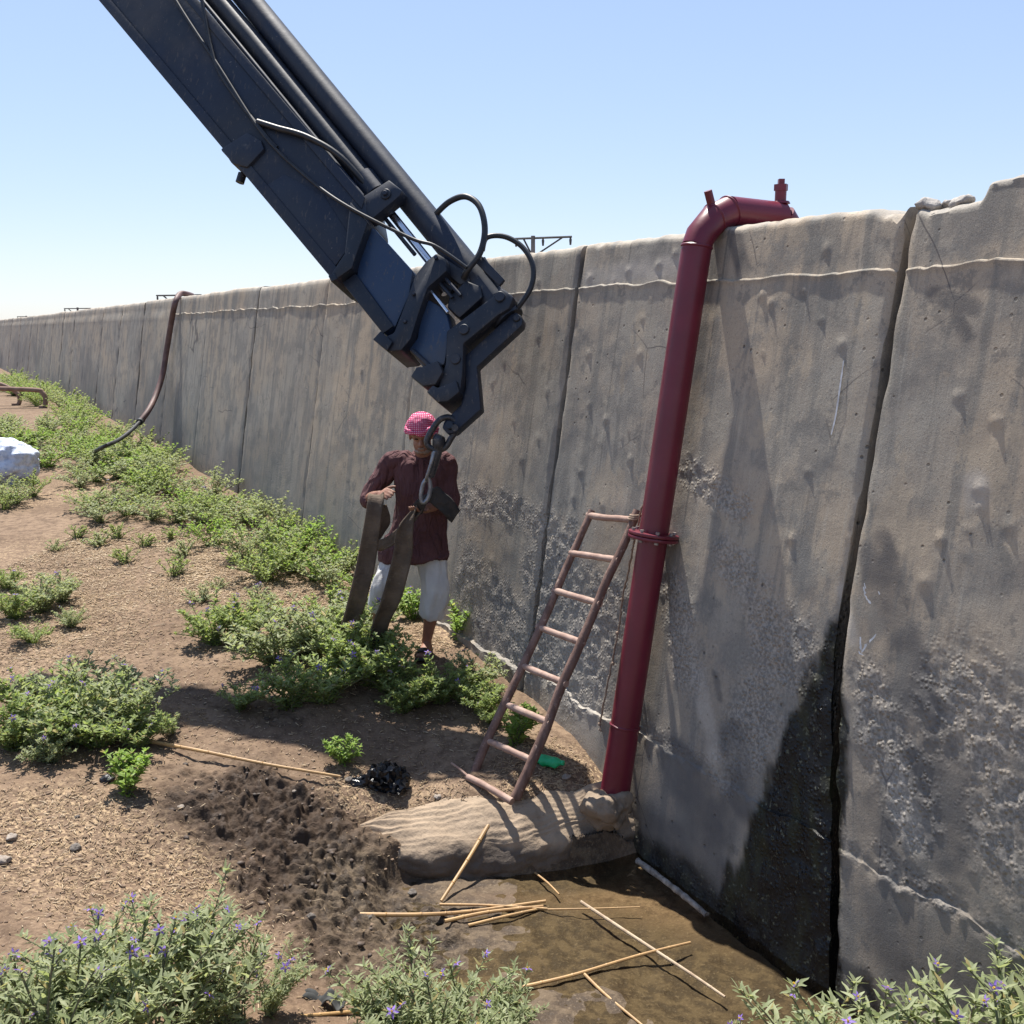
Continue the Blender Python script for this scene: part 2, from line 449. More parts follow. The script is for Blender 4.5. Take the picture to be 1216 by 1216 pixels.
# ================================================================== CONCRETE WALL
s = NT('wall_concrete'); v = s.pos()
uv = s.n('ShaderNodeUVMap', uv_map='metres').outputs[0]
at = s.n('ShaderNodeAttribute', attribute_name='mask'); sep = s.n('ShaderNodeSeparateColor'); s.l(at.outputs['Color'], sep.inputs[0])
wet_, rou_, dark_, pal_ = sep.outputs[0], sep.outputs[1], sep.outputs[2], at.outputs['Alpha']
big = s.noise(v, .9, 6, .6); mid = s.noise(v, 4.2, 6, .6); fine = s.noise(v, 75, 8, .75); grit = s.noise(v, 230, 3, .6)
strk = s.noise(s.scale(uv, (7, .55, 1)), 1.0, 5, .6); strk2 = s.noise(s.scale(uv, (26, 1.2, 1)), 1.0, 4, .6)
c = s.mix(s.map(big, .36, .64), (.320, .292, .262), (.405, .328, .258))
c = s.mix(s.map(mid, .46, .62, 0, .8), c, (.215, .200, .188))
c = s.mix(s.map(s.noise(v, 2.1, 6, .65), .54, .66, 0, .55), c, (.44, .385, .32))
c = s.mix(s.map(strk, .50, .60, 0, .72), c, (.195, .185, .175))
c = s.mix(s.map(strk2, .57, .70, 0, .28), c, (.45, .415, .37))
c = s.mix(s.map(strk2, .43, .32, 0, .28), c, (.19, .175, .165))
sx = s.n('ShaderNodeSeparateXYZ'); s.l(uv, sx.inputs[0])
bl = s.math('ABSOLUTE', s.math('SUBTRACT', s.math('FRACT', s.math('MULTIPLY', sx.outputs[0], 1.22)), .5))
c = s.mix(s.math('MULTIPLY', s.map(bl, .488, .496), s.map(s.noise(v, 1.4, 4), .42, .58, 0, .6)), c, (.15, .14, .13))
c = s.mix(s.map(fine, .54, .66, 0, .62), c, (.175, .160, .148))
c = s.mix(s.map(grit, .56, .70, 0, .45), c, (.52, .47, .41))
c = s.mix(s.map(grit, .44, .32, 0, .40), c, (.13, .12, .11))
blot = s.noise(v, 5.5, 9, .72)
c = s.mix(s.map(blot, .575, .60, 0, .55), c, (.170, .160, .152))
blot2 = s.noise(s.scale(v, (1, 1, .6)), 2.6, 10, .72)
c = s.mix(s.map(blot2, .55, .60, 0, .55), c, (.42, .345, .270))
c = s.mix(s.map(blot2, .43, .39, 0, .50), c, (.185, .180, .178))
c = s.mix(1.0, c, (1.04, 1.045, .99), 'MULTIPLY')
lowz = s.n('ShaderNodeSeparateXYZ'); s.l(uv, lowz.inputs[0])
c = s.mix(s.math('MULTIPLY', s.map(s.math('ADD', lowz.outputs[1], s.math('MULTIPLY', strk, 1.1)), 2.0, .7), s.map(big, .3, .6, .22, .48)), c, (.150, .138, .126))
c = s.mix(s.math('MULTIPLY', pal_, s.map(mid, .2, .6, .4, .8)), c, (.43, .39, .34))
ag = s.voro(v, 46); agn = s.noise(v, 60, 3, .6)
c = s.mix(s.math('MULTIPLY', rou_, s.map(ag, .15, .5, .15, .6)), c, s.mix(s.map(agn, .42, .6), (.165, .155, .145), (.36, .33, .295)))
pit = s.map(s.voro(v, 13), .06, .13, 1, 0); pitm = s.math('MULTIPLY', pit, s.map(s.noise(v, 2.2, 3), .48, .6))
c = s.mix(s.math('MULTIPLY', pitm, .8), c, (.09, .085, .08))
pit2 = s.math('MULTIPLY', s.map(s.voro(v, 34), .07, .15, 1, 0), s.map(s.noise(v, 1.7, 5, .6), .47, .58))
c = s.mix(s.math('MULTIPLY', pit2, .7), c, (.12, .112, .105))
crk = s.voro(s.mix(.12, v, s.n('ShaderNodeTexNoise').outputs['Color']), 1.5, 'DISTANCE_TO_EDGE')
c = s.mix(s.math('MULTIPLY', s.map(crk, .0015, .006, .8, 0), s.map(s.noise(v, 1.1, 3), .55, .62)), c, (.11, .10, .095))
c = s.mix(s.math('MULTIPLY', dark_, s.map(mid, .25, .6, .95, .7)), c, (.105, .100, .098))
alg = s.noise(s.scale(uv, (9, 2.2, 1)), 1.0, 5, .6)
wc = s.mix(s.map(alg, .45, .65), (.008, .008, .009), (.026, .026, .013))
wc = s.mix(s.map(s.noise(v, 42, 5, .65), .59, .66), wc, (.10, .105, .075))
c = s.mix(wet_, c, wc)
rg = s.mixf(wet_, s.mixf(dark_, .93, .72), s.map(alg, .35, .65, .22, .6))
hb = s.math('ADD', s.math('MULTIPLY', mid, .10), s.math('ADD', s.math('MULTIPLY', fine, .17), s.math('MULTIPLY', grit, .05)))
hb = s.math('ADD', hb, s.math('MULTIPLY', strk2, .10))
hb = s.math('ADD', hb, s.math('MULTIPLY', s.math('MULTIPLY', s.map(ag, .0, .55, 1, 0), s.math('ADD', rou_, s.math('MULTIPLY', wet_, .5))), .42))
hb = s.math('SUBTRACT', hb, s.math('MULTIPLY', pitm, .35))
wall_m = s.done(s.bsdf(c, rg, 0, s.mixf(wet_, .25, .30), s.bump(hb, .02, .9)).outputs[0])

def pstroke(S, V, pix, wpx, soft=.5):
    """mask of a stroke drawn on the wall face; pixels become wall coordinates, width in metres"""
    P = [sv(x, y) for x, y in pix]
    if len(P) == 1: P = P * 2
    m = np.zeros_like(S)
    for i, (a, b) in enumerate(zip(P[:-1], P[1:])):
        w0 = wpx[min(i, len(wpx) - 1)]; w1 = wpx[min(i + 1, len(wpx) - 1)]
        dx, dy = b[0] - a[0], b[1] - a[1]; L2 = dx * dx + dy * dy + 1e-9
        t = np.clip(((S - a[0]) * dx + (V - a[1]) * dy) / L2, 0, 1)
        d = np.hypot(S - a[0] - t * dx, V - a[1] - t * dy); w = w0 + (w1 - w0) * t
        m = np.maximum(m, 1 - smooth(w * (1 - soft), w * (1 + soft), d))
    return m
CRACK = 2.98
JOINTS = [-3.0, -.35 + .95 - .4, CRACK] + [5.42, 7.7, 10.0] + [10.0 + 2.45 * k for k in range(1, 29)]
wet_L = [sv(x, y) for x, y in [(1000, 668), (988, 735), (955, 815), (925, 880), (905, 960), (868, 1040), (835, 1090), (810, 1130)]]
wet_R = [sv(x, y) for x, y in [(1004, 668), (1003, 735), (1006, 830), (1009, 900), (1004, 1000), (999, 1100), (1003, 1180), (1005, 1220)]]
LUMPS = [(600, 430), (640, 400), (585, 455), (650, 465), (612, 500), (560, 520), (640, 520), (700, 480), (720, 498), (748, 545), (760, 420), (700, 420), (763, 378),
         (586, 666), (600, 680), (622, 545), (545, 560), (975, 380), (1000, 408), (915, 360), (1140, 470), (1165, 580), (1165, 600), (1120, 640), (1200, 625), (1100, 690), (1185, 500),
         (850, 800), (955, 345), (905, 350), (980, 295), (700, 330), (745, 322), (780, 315), (800, 300), (640, 335), (530, 470), (575, 585), (690, 560), (715, 600), (880, 520), (960, 560), (1010, 640), (940, 640), (400, 470), (430, 440), (350, 500), (420, 520), (300, 470)]
LUMP_SV = [(*sv(x, y), .011 + .011 * random.random(), .006 + .006 * random.random()) for x, y in LUMPS]
for k in range(200):
    LUMP_SV.append((random.uniform(-2, 30), random.uniform(.2, 2.6), .008 + .012 * random.random() ** 2, .002 + .004 * random.random()))
J1, J0 = 2.455, .055
def wall_fields(S, V, s0, s1):
    n = fbm(S * 1.6, V * 1.6, oct=4, seed=2); nf = fbm(S * 9, V * 9, oct=3, seed=4)
    top = WTOP
    rough = np.zeros_like(S)
    for pix, w in [([(540, 590), (600, 600), (680, 640)], [.10]), ([(560, 700), (620, 760), (700, 780)], [.22]), ([(640, 680), (720, 730), (690, 800)], [.2]),
                   ([(900, 720), (930, 770), (900, 860), (860, 920)], [.10, .18, .16, .1]), ([(860, 660), (900, 700)], [.1]), ([(1030, 800), (1060, 900), (1090, 980)], [.08, .14, .1]),
                   ([(1150, 830), (1216, 900), (1216, 1000)], [.2]), ([(1040, 1010), (1130, 1080)], [.05]), ([(820, 560), (880, 600)], [.08]), ([(800, 700), (820, 800)], [.1])]:
        rough = np.maximum(rough, pstroke(S, V, pix, w, .6))
    rough = np.clip(rough * (1.05 + .7 * nf) + .25 * smooth(.1, .6, n) * (1 - smooth(.5, 1.2, V)), 0, 1)
    rough = np.maximum(rough, .8 * np.exp(-((V - .10 - .03 * n) / .05) ** 2) * (.6 + .4 * nf))
    dark_damp = np.zeros_like(S)
    for pix, w in [([(1050, 640), (1080, 800), (1120, 930), (1125, 1010)], [.05, .10, .13, .1]), ([(1035, 660), (1040, 700)], [.06]), ([(800, 900), (850, 970), (830, 1010)], [.12, .16, .14]), ([(850, 800), (856, 830)], [.02]),
                   ([(870, 880), (880, 950)], [.10]), ([(770, 980), (880, 1060)], [.12]), ([(1140, 380), (1150, 400)], [.03]), ([(1110, 350), (1160, 365)], [.035]), ([(1150, 1150), (1090, 1110)], [.25]),
                   ([(590, 670), (592, 700)], [.02]), ([(606, 690), (608, 715)], [.02]), ([(690, 305), (688, 335)], [.035]), ([(870, 280), (880, 320)], [.05]), ([(1040, 950), (1060, 1050)], [.05])]:  # damp patches, plus a plain darker mark just right of the pipe elbow
        dark_damp = np.maximum(dark_damp, pstroke(S, V, pix, w, .35) * .75)
    dark_damp = np.clip(dark_damp * (1 + .6 * nf + .3 * n), 0, 1)
    # tall old damp patches on the far panels
    dark_damp = np.maximum(dark_damp, .6 * smooth(.0, .5, fbm(S * .35, V * .5, oct=3, seed=40)) * smooth(8, 13, S) * (1 - smooth(1.5, 2.2, V + .3 * n)))
    lv = np.array([p[1] for p in wet_L])[::-1]; ls = np.array([p[0] for p in wet_L])[::-1]
    rv = np.array([p[1] for p in wet_R])[::-1]; rs = np.array([p[0] for p in wet_R])[::-1]
    sl_ = np.interp(V, lv, ls); sr_ = np.interp(V, rv, rs)
    e = .035 * nf + .03 * n
    ev = .045 * vnoise(S * 22, V * 1.6, seed=71) + .02 * vnoise(S * 55, V * 4, seed=72)
    wet = smooth(-.025, .03, sl_ - S + e + ev) * smooth(-.012, .02, S - sr_ + e * .5) * (1 - smooth(wet_L[0][1] - .02, wet_L[0][1] + .03, V))
    wet = np.maximum(wet, .9 * (1 - smooth(-.50, -.36, V + .06 * n + .05 * nf)) * smooth(1.3, 1.8, S) * (1 - smooth(4.3, 4.7, S)))
    pale = np.zeros_like(S)
    for pix, w in [([(690, 780), (680, 900)], [.25]), ([(1060, 920), (1090, 990)], [.06]), ([(830, 800), (850, 900)], [.05]), ([(700, 330), (800, 315)], [.06]), ([(1000, 700), (1015, 760)], [.03]), ([(1160, 575), (1160, 590)], [.05])]:
        pale = np.maximum(pale, pstroke(S, V, pix, w, .6))
    pale = np.clip(pale * (1 + .5 * nf), 0, 1)
    # relief, outwards
    o = .003 * n + .0010 * nf + .003 * np.sin(S * 2.1 + 1.3 * V)
    j1 = J1
    o = o - (.005 + .012 * smooth(-.5, .4, vnoise(S * 1.7, S * 0, seed=91))) * smooth(-.0015, .0015, V - j1) + .006 * np.exp(-((V - j1 + .008) / .010) ** 2) * (V < j1)
    j0 = J0
    o = o + (.006 + .022 * smooth(-.3, .5, vnoise(S * 2.3, S * 0, seed=92)) * smooth(2.2, 4.4, S)) * (1 - smooth(-.002, .003, V - j0)) + .010 * vnoise(S * 30, V * 30, seed=66) * np.exp(-((V - j0) / .03) ** 2)
    o = o + rough * .006 * vnoise(S * 38, V * 38, seed=50) + wet * .012 * fbm(S * 16, V * 12, oct=2, seed=51)
    lo, hi = S.min(), S.max()
    for ls_, lv_, lr, lh in LUMP_SV:
        if lo - .1 < ls_ < hi + .1:
            dx = (S - ls_) / lr; dy = (V - lv_) / (lr * (1.2)); dd = dx * dx + dy * dy
            o = o + lh * np.exp(-dd * 1.2)
            o = o - lh * .35 * np.exp(-(((S - ls_) / (lr * .8)) ** 2 + ((V - lv_ + lr * 2.2) / (lr * 1.6)) ** 2))
    return np.clip(o, -.06, .09), np.stack([np.clip(wet, 0, 1), rough, dark_damp, pale], -1)

wall = tag(empty('concrete_wall', wpt(10, 0)), 'long weathered grey concrete wall leaning back, cast in tall panels', 'wall', kind='thing')
WINV = Matrix.Translation(-wall.location)
THICK = .40
for k in range(len(JOINTS) - 1):
    s0, s1 = JOINTS[k], JOINTS[k + 1]
    gap = .026 if abs(s1 - CRACK) < .01 or abs(s0 - CRACK) < .01 else (.006 if s0 < 11 else .008)
    a, b = s0 + gap, s1 - gap
    dist = max(0, a - 1)
    st = .017 if a < 5.2 else (.024 if a < 9 else (.045 if a < 16 else .12))
    ns = max(8, int((b - a) / st)); ss = np.linspace(a, b, ns)
    # sharpen ends so that the joints have crumbled edges
    vz = np.arange(-.85, WTOP - .02, st * 1.0 if st < .05 else .07)
    if st < .05: vz = np.unique(np.concatenate([vz, [J1 - .014, J1 - .007, J1 - .0015, J1 + .0015, J1 + .008, J0 - .014, J0 - .007, J0 - .002, J0 + .003, J0 + .01]]))
    dzp = random.uniform(-.012, .012) if k > 2 else 0
    toff = random.uniform(-.008, .008) if k > 2 else 0
    if k == 1: toff = .006
    S, V = np.meshgrid(ss, vz, indexing='ij')
    bend = -.27 * (1 - smooth(-.75, 1.02, V))
    S = S + bend * np.exp(-((S - CRACK) / .75) ** 2)
    O, M = wall_fields(S, V, a, b)
    edge = np.minimum(ss - a, b - ss)[:, None] + 0 * V
    crum = np.exp(-(edge / .011) ** 2) * (.004 + .018 * np.clip(vnoise(S * 8, V * 9, seed=70 + k) + .3, 0, 1))
    topdz = 0.006 * vnoise(ss * 2, ss * 0, seed=81) + .006 * vnoise(ss * 17, ss * 0, seed=82)
    if k == 1: topdz = topdz + .048 * (1 - smooth(2.635, 2.652, ss)) - .03 * smooth(2.6, 2.8, ss) + .015 * vnoise(ss * 18, ss * 0, seed=83)
    if k == 0: topdz = topdz + .048
    if k == 2: topdz = topdz - .035 * np.exp(-((ss - a) / .12) ** 2) * (1 + vnoise(ss * 25, ss * 0, seed=88))
    O = O - crum + toff
    tz = np.clip((V - 2.5) / (WTOP - 2.5), 0, 1)
    Z = V + (topdz[:, None] + dzp) * tz
    Z = Z + (.012 * vnoise(S * 5, S * 0, seed=6) + .006 * vnoise(S * 26, S * 0, seed=106)) * np.exp(-((V - J1) / .06) ** 2)
    Z = Z + (.022 * vnoise(S * 4, S * 0, seed=16) + .010 * vnoise(S * 29, S * 0, seed=36)) * np.exp(-((V - J0) / .08) ** 2)
    dd = D0 + BAT * Z - O
    P = np.stack([WP.x * dd + WD.x * S, WP.y * dd + WD.y * S, Z], -1)
    # crown of the wall: rounded arris, rough top, back
    rows = []
    zt = WTOP + topdz + dzp
    for (fw, dz) in [(.004, -.012), (.018, .0), (.06, .006), (.13, .004), (.22, .008), (.31, .003), (.37, -.004), (.40, -.03), (.40, -.5), (.40, -3.4)]:
        nn = (.006 * vnoise(ss * 22 + fw * 40, ss * 0 + fw * 31, seed=90) if fw < .4 and dz > -.1 else 0)
        zz = zt + dz + nn
        d2 = D0 + BAT * WTOP + fw - O[:, -1] * (1 if fw < .1 else 0)
        rows.append(np.stack([WP.x * d2 + WD.x * ss, WP.y * d2 + WD.y * ss, zz], -1))
    P = np.concatenate([P, np.stack(rows, 1)], 1)
    Mt = np.zeros((ns, len(rows), 4)); Mt[..., 3] = .5
    M = np.concatenate([M, Mt], 1)
    me = grid_mesh(P, 'panel')
    nv = P.shape[1]
    UVs = np.stack([np.broadcast_to(ss[:, None], P.shape[:2]), P[..., 2]], -1).reshape(-1, 2)
    set_mask(me, M)
    # end caps
    bm = bmesh.new(); bm.from_mesh(me); bm.verts.ensure_lookup_table()
    for i, flip in ((0, 1), (ns - 1, 0)):
        ring = [bm.verts[i * nv + j] for j in range(nv)]
        f = bm.faces.new(ring if flip else ring[::-1]); f.smooth = False
    bmesh.ops.recalc_face_normals(bm, faces=bm.faces)
    bm.to_mesh(me); bm.free()
    uvl = me.uv_layers.new(name='metres')
    li = np.empty(len(me.loops), np.int32); me.loops.foreach_get('vertex_index', li)
    uvl.data.foreach_set('uv', UVs[li].reshape(-1).astype(np.float32))
    me.transform(WINV)
    o = link('panel', me, wall_m, wall); flat_by_angle(o, 48)
    for pp in me.polygons:
        if len(pp.vertices) > 4: pp.use_smooth = False
# rubble knocked loose on the crown beside the open joint
conc = pm('broken_concrete', (.30, .28, .26), (.40, .37, .33), 9, .95, .01, 40)
def lump_mesh(r, seed, rough=.35, sub=3):
    bm = bmesh.new(); add_ell(bm, (0, 0, 0), r, sub=sub); me = bm_mesh(bm)
    displace(me, lambda c: min(r) * rough * fbm(c[:, 0] / max(r) * 2.2 + seed, c[:, 1] / max(r) * 2.2, c[:, 2] / max(r) * 2.2, oct=3, seed=seed))
    return me
for i, (s_, w_, r_) in enumerate([(2.93, .05, (.05, .04, .026)), (2.86, .10, (.045, .04, .024)), (3.0, .14, (.05, .05, .028)), (2.78, .06, (.035, .05, .022)), (2.62, .08, (.04, .04, .025))]):
    p = wpt(s_, WTOP) + WP * w_; p.z = WTOP - r_[2] * .15 - .005
    o = link('concrete_chunk', lump_mesh(r_, 40 + i, .5), conc); o.location = p; o.rotation_euler = (.2, .1, i * 1.3)
    tag(o, 'broken concrete chunk lying on the wall top beside the open joint', 'rubble', 'concrete chunks on the wall top')
# chalk marks on the wall
chalk = pm('chalk', (.62, .64, .68), (.42, .43, .45), 30, .95)
def wall_strip(pix, w, mat, name, parent):
    P = [on_wall(x, y) for x, y in pix]; C = catmull(P, 6)
    bm = bmesh.new(); L = []
    for i, p in enumerate(C):
        s_, z_ = p.dot(WD), p.z
        O_, _ = wall_fields(np.array([[s_]]), np.array([[z_]]), 0, 0)
        t = (C[min(i + 1, len(C) - 1)] - C[max(i - 1, 0)]).normalized()
        nrm = (-WP + Vector((0, 0, BAT))).normalized(); sd = t.cross(nrm)
        ww = w * (.6 + .4 * math.sin(math.pi * (i + .5) / len(C))) * random.uniform(.7, 1.1)
        q = wpt(s_, z_, float(O_[0, 0]) + .006)
        L.append((bm.verts.new(q - sd * ww), bm.verts.new(q + sd * ww)))
    for a_, b_ in zip(L[:-1], L[1:]): bm.faces.new((a_[0], a_[1], b_[1], b_[0]))
    me = bm_mesh(bm); me.transform(WINV)
    return link(name, me, mat, parent)
pan1 = [o for o in wall.children][1]
for pix, w in [([(1022, 756), (1023, 774), (1032, 780)], .011), ([(1023, 774), (1030, 764), (1041, 752)], .011), ([(1027, 692), (1030, 706), (1036, 716)], .010), ([(1042, 700), (1046, 706)], .007)]:
    wall_strip(pix, w, chalk, 'chalk_mark', pan1)
pan2 = [o for o in wall.children][2]
wall_strip([(1003, 428), (998, 465), (993, 495), (988, 516)], .005, chalk, 'chalk_mark', pan2)

# ================================================================== RED STANDPIPE OVER THE WALL
s = NT('maroon_paint'); v = s.obj()
c = s.mix(s.map(s.noise(v, 3, 5), .35, .65), (.115, .007, .020), (.150, .010, .027))
c = s.mix(s.map(s.noise(s.scale(v, (1, 1, .25)), 30, 5, .65), .64, .76, 0, .5), c, (.15, .06, .055))
maroon = s.done(s.bsdf(c, s.mixf(s.noise(v, 9, 4), .30, .50), 0, .5, s.bump(s.noise(v, 5, 4), .006, .5)).outputs[0])
PR = .077
sp = 4.18
foot = wpt(sp + .01, -.36, PR + .045)
topb = wpt(sp, 2.615, PR + .035)
pipe = tag(empty('water_pipe', foot), 'maroon painted steel pipe climbing the wall and bending over its top', 'pipe')
PINV = Matrix.Translation(-foot)
def part(name, bm, mat, root, bev=0, ang=None, seg=2):
    fin(bm, bev, seg); me = bm_mesh(bm); me.transform(Matrix.Translation(-root.location))
    o = link(name, me, mat, root)
    flat_by_angle(o, ang if ang else 38); return o
bm = bmesh.new(); n_ = 26
seam = foot.lerp(topb, .165)
add_tube(bm, [foot, seam], PR * 1.02, 28); part('lower_pipe', bm, maroon, pipe)
bm = bmesh.new(); add_tube(bm, [seam, topb], PR, 28); part('upper_pipe', bm, maroon, pipe)
# mitred elbow
e1 = topb + (topb - foot).normalized() * .055 + WP * .012
e2 = e1 + WP * .085 + Vector((0, 0, .088))
e3 = e2 + WP * .10 + Vector((0, 0, .010)); e3 = Vector((e3.x, e3.y, WTOP + PR + .012))
e2.z = min(e2.z, e3.z - .012)
e4 = e3 + WP * .34 - WD * .02 + Vector((0, 0, -.012))
e5 = e4 + WP * .12 + Vector((0, 0, -.12)); e6 = e5 + WP * .04 + Vector((0, 0, -.6))
bm = bmesh.new(); add_tube(bm, [topb, e1, e2, e3], PR * 1.0, 28); part('elbow', bm, maroon, pipe, ang=25)
bm = bmesh.new(); add_tube(bm, [e3, e4], PR * .99, 28); part('crossing_pipe', bm, maroon, pipe)
bm = bmesh.new(); add_tube(bm, [e4, e5, e6], PR * .98, 28); part('elbow', bm, maroon, pipe, ang=25)
for p, r in ((seam, .004), (topb, .003), (e3, .004), (e2, .003)):
    bm = bmesh.new()
    d = {0: (topb - foot)}.get(0).normalized() if p in (seam, topb) else (e3 - e2).normalized()
    add_tube(bm, [p - d * .008, p - d * .003, p + d * .003, p + d * .008], [PR, PR + r + .002, PR + r + .002, PR], 28); part('weld_bead', bm, maroon, pipe)
# two stubs
bm = bmesh.new(); a0 = e2 + Vector((0, 0, .05)); add_tube(bm, [a0 - Vector((0, 0, .03)), a0 + Vector((0, 0, .085)) - WP * .045], .021, 16); part('stub', bm, maroon, pipe)
bm = bmesh.new(); a0 = e4 - WP * .01 + Vector((0, 0, PR - .01)); add_tube(bm, [a0, a0 + Vector((0, 0, .012)), a0 + Vector((0, 0, .012)), a0 + Vector((0, 0, .075))], [.052, .045, .030, .030], 16); st = part('stub', bm, maroon, pipe)
bm = bmesh.new(); add_tube(bm, [a0 + Vector((0, 0, .066)), a0 + Vector((0, 0, .098))], .037, 6); add_box(bm, a0 + Vector((0, 0, .110)), (.03, .03, .03)); part('plug', bm, maroon, pipe)
# flange pair
fp = on_wall(780, 638, PR + .04); tfl = (fp.z - foot.z) / (topb.z - foot.z); fp = foot.lerp(topb, tfl); ax = (topb - foot).normalized()
for dz in (-.010, .010):
    bm = bmesh.new(); add_tube(bm, [fp + ax * (dz - .008), fp + ax * (dz + .008)], .132, 36); part('flange', bm, maroon, pipe, .002)
steel = pm('bolt_steel', (.20, .17, .16), (.32, .28, .26), 40, .5, metal=.6)
for k in range(8):
    a = k * math.pi / 4 + .3; q = fp + WD * (math.cos(a) * .108) + WP.cross(WD) * 0 + (ax.cross(WD)).normalized() * (math.sin(a) * .108)
    bm = bmesh.new(); add_tube(bm, [q - ax * .032, q - ax * .022, q - ax * .022, q + ax * .022, q + ax * .022, q + ax * .034], [.011, .011, .006, .006, .011, .011], 6); part('bolt', bm, steel, pipe)

# ================================================================== MORTAR MOUND AT THE PIPE FOOT
s = NT('sand_mortar'); v = s.pos()
at = s.n('ShaderNodeAttribute', attribute_name='mask'); sep = s.n('ShaderNodeSeparateColor'); s.l(at.outputs['Color'], sep.inputs[0])
n1 = s.noise(v, 6, 6, .6); n2 = s.noise(v, 50, 5, .6)
c = s.mix(s.map(n1, .35, .65), (.34, .26, .185), (.27, .205, .145))
c = s.mix(s.map(n2, .55, .7, 0, .6), c, (.18, .14, .10))
c = s.mix(s.math('MULTIPLY', sep.outputs[0], s.map(n1, .2, .7, 1, .75)), c, (.062, .050, .042))
mortar = s.done(s.bsdf(c, s.mixf(sep.outputs[0], .95, .6), 0, .3, s.bump(s.math('ADD', n1, s.math('MULTIPLY', n2, .5)), .014, .8)).outputs[0])
fb = [(396, 1012), (430, 1034), (480, 1046), (560, 1047), (650, 1036), (720, 1020), (790, 1012), (840, 1020)]
ft = [(398, 998), (430, 1003), (480, 1006), (560, 1000), (640, 990), (700, 974), (760, 962), (830, 965)]
bt = [(404, 992), (430, 982), (490, 962), (560, 951), (620, 945), (690, 938), (745, 928), (800, 930)]
zb = [-.47, -.53, -.55, -.56, -.56, -.56, -.57, -.58]; zf = [-.40, -.39, -.385, -.385, -.375, -.36, -.35, -.35]; zt_ = [-.37, -.33, -.285, -.265, -.25, -.24, -.225, -.22]
A = catmull([on_z(x, y, z) for (x, y), z in zip(fb, zb)], 24); B = catmull([on_z(x, y, z) for (x, y), z in zip(ft, zf)], 24); C_ = catmull([on_z(x, y, z) for (x, y), z in zip(bt, zt_)], 24)
nu = len(A); prof = 127
P = np.zeros((nu, prof, 3)); Mk = np.zeros((nu, prof, 4))
for i in range(nu):
    a, b, c_ = A[i], B[i], C_[i]
    base = a + Vector((0, -.04, -.16)); back = c_ + Vector((.0, .06, -.05)); bb = c_ + Vector((0, .10, -.30))
    seq = catmull([base, a, a.lerp(b, .55) + Vector((0, -.02, .01)), b, b.lerp(c_, .45) + Vector((0, 0, .025)), c_ + Vector((0, 0, .012)), back, bb], 18)
    u = i / (nu - 1)
    for j in range(prof):
        q = seq[min(j, len(seq) - 1)]
        P[i, j] = q
U = np.linspace(0, 1, nu)[:, None]; J = np.linspace(0, 1, prof)[None, :]
endf = smooth(0, .06, U)
P[..., 2] = -.5 + (P[..., 2] + .5) * (endf * .9 + .1 * (P[..., 2] < -.5)) if False else P[..., 2]
topm = smooth(.36, .48, J) * (1 - smooth(.80, .9, J))
rip = np.sin((J * 150 + 9 * np.sin(U * 3.2) + 4.5 * fbm(U * 6 + J * 0, J * 9, oct=3, seed=12))) * (.3 + .7 * smooth(.0, .5, vnoise(U * 6 + 0 * J, J * 3, seed=2) + .25))
P[..., 2] += topm * (.0052 * rip) + .020 * fbm(P[..., 0] * 6, P[..., 1] * 6, oct=3, seed=14) * smooth(.1, .3, J)
P[..., 1] += (.016 * fbm(P[..., 0] * 11, P[..., 2] * 14, oct=3, seed=15)) * (1 - topm)
Mk[..., 0] = np.clip((1 - smooth(-.46, -.37, P[..., 2] + .05 * fbm(P[..., 0] * 5, P[..., 2] * 6, oct=3, seed=18))) * (1 - topm * .3) + .9 * smooth(.8, .95, U) * (1 - topm * .5), 0, 1)
me = grid_mesh(P, 'mound'); set_mask(me, Mk)
root = Vector((P[nu // 2, 0])); me.transform(Matrix.Translation(-root))
o = link('mortar_mound', me, mortar); o.location = root
tag(o, 'low hand smeared sandy mortar bank running from the pipe foot along the pool', 'mortar bank')
bm = bmesh.new(); add_ell(bm, (0, 0, 0), (.12, .11, .10), sub=4); me = bm_mesh(bm)
displace(me, lambda q: (.05 * fbm(q[:, 0] * 12, q[:, 1] * 12, q[:, 2] * 12, oct=4, seed=3))); set_mask(me, np.tile([.35, 0, 0, 0], (len(me.vertices), 1)))
o = link('mortar_collar', me, mortar); o.location = Vector((foot.x, foot.y, -.29)) + Vector((-.03, -.05, 0))
tag(o, 'rough mortar lump packed round the foot of the maroon pipe', 'mortar collar')

# ================================================================== LADDER
s = NT('weathered_pole'); v = s.obj()
c = s.mix(s.map(s.noise(s.scale(v, (6, 6, 1.5)), 4, 5, .6), .35, .65), (.115, .066, .052), (.19, .118, .095))
c = s.mix(s.map(s.noise(v, 30, 5, .65), .58, .7, 0, .8), c, (.36, .27, .22))
pole_m = s.done(s.bsdf(c, .75, 0, .35, s.bump(s.noise(s.scale(v, (8, 8, 1)), 8, 5), .006, .6)).outputs[0])
s = NT('worn_rung'); v = s.obj()
c = s.mix(s.map(s.noise(v, 14, 5, .6), .35, .65), (.36, .25, .20), (.26, .165, .13))
rung_m = s.done(s.bsdf(c, .7, 0, .35, s.bump(s.noise(v, 30, 4), .004, .6)).outputs[0])
LB = on_z(563, 918, -.20); RB = on_z(612, 948, -.24)
LT = on_wall(703, 606, .10); RT = on_wall(757, 606, .07)
ladder = tag(empty('ladder', (LB + RB) / 2), 'home-made reddish brown pole ladder with seven rungs leaning against the wall', 'ladder')
def pole_pts(a, b, n=14, wob=.008, sd=0):
    r = random.Random(sd); o = []
    for i in range(n):
        t = i / (n - 1); o.append(a.lerp(b, t) + Vector((r.uniform(-wob, wob), r.uniform(-wob, wob), 0)) * (1 if 0 < i < n - 1 else 0))
    return o
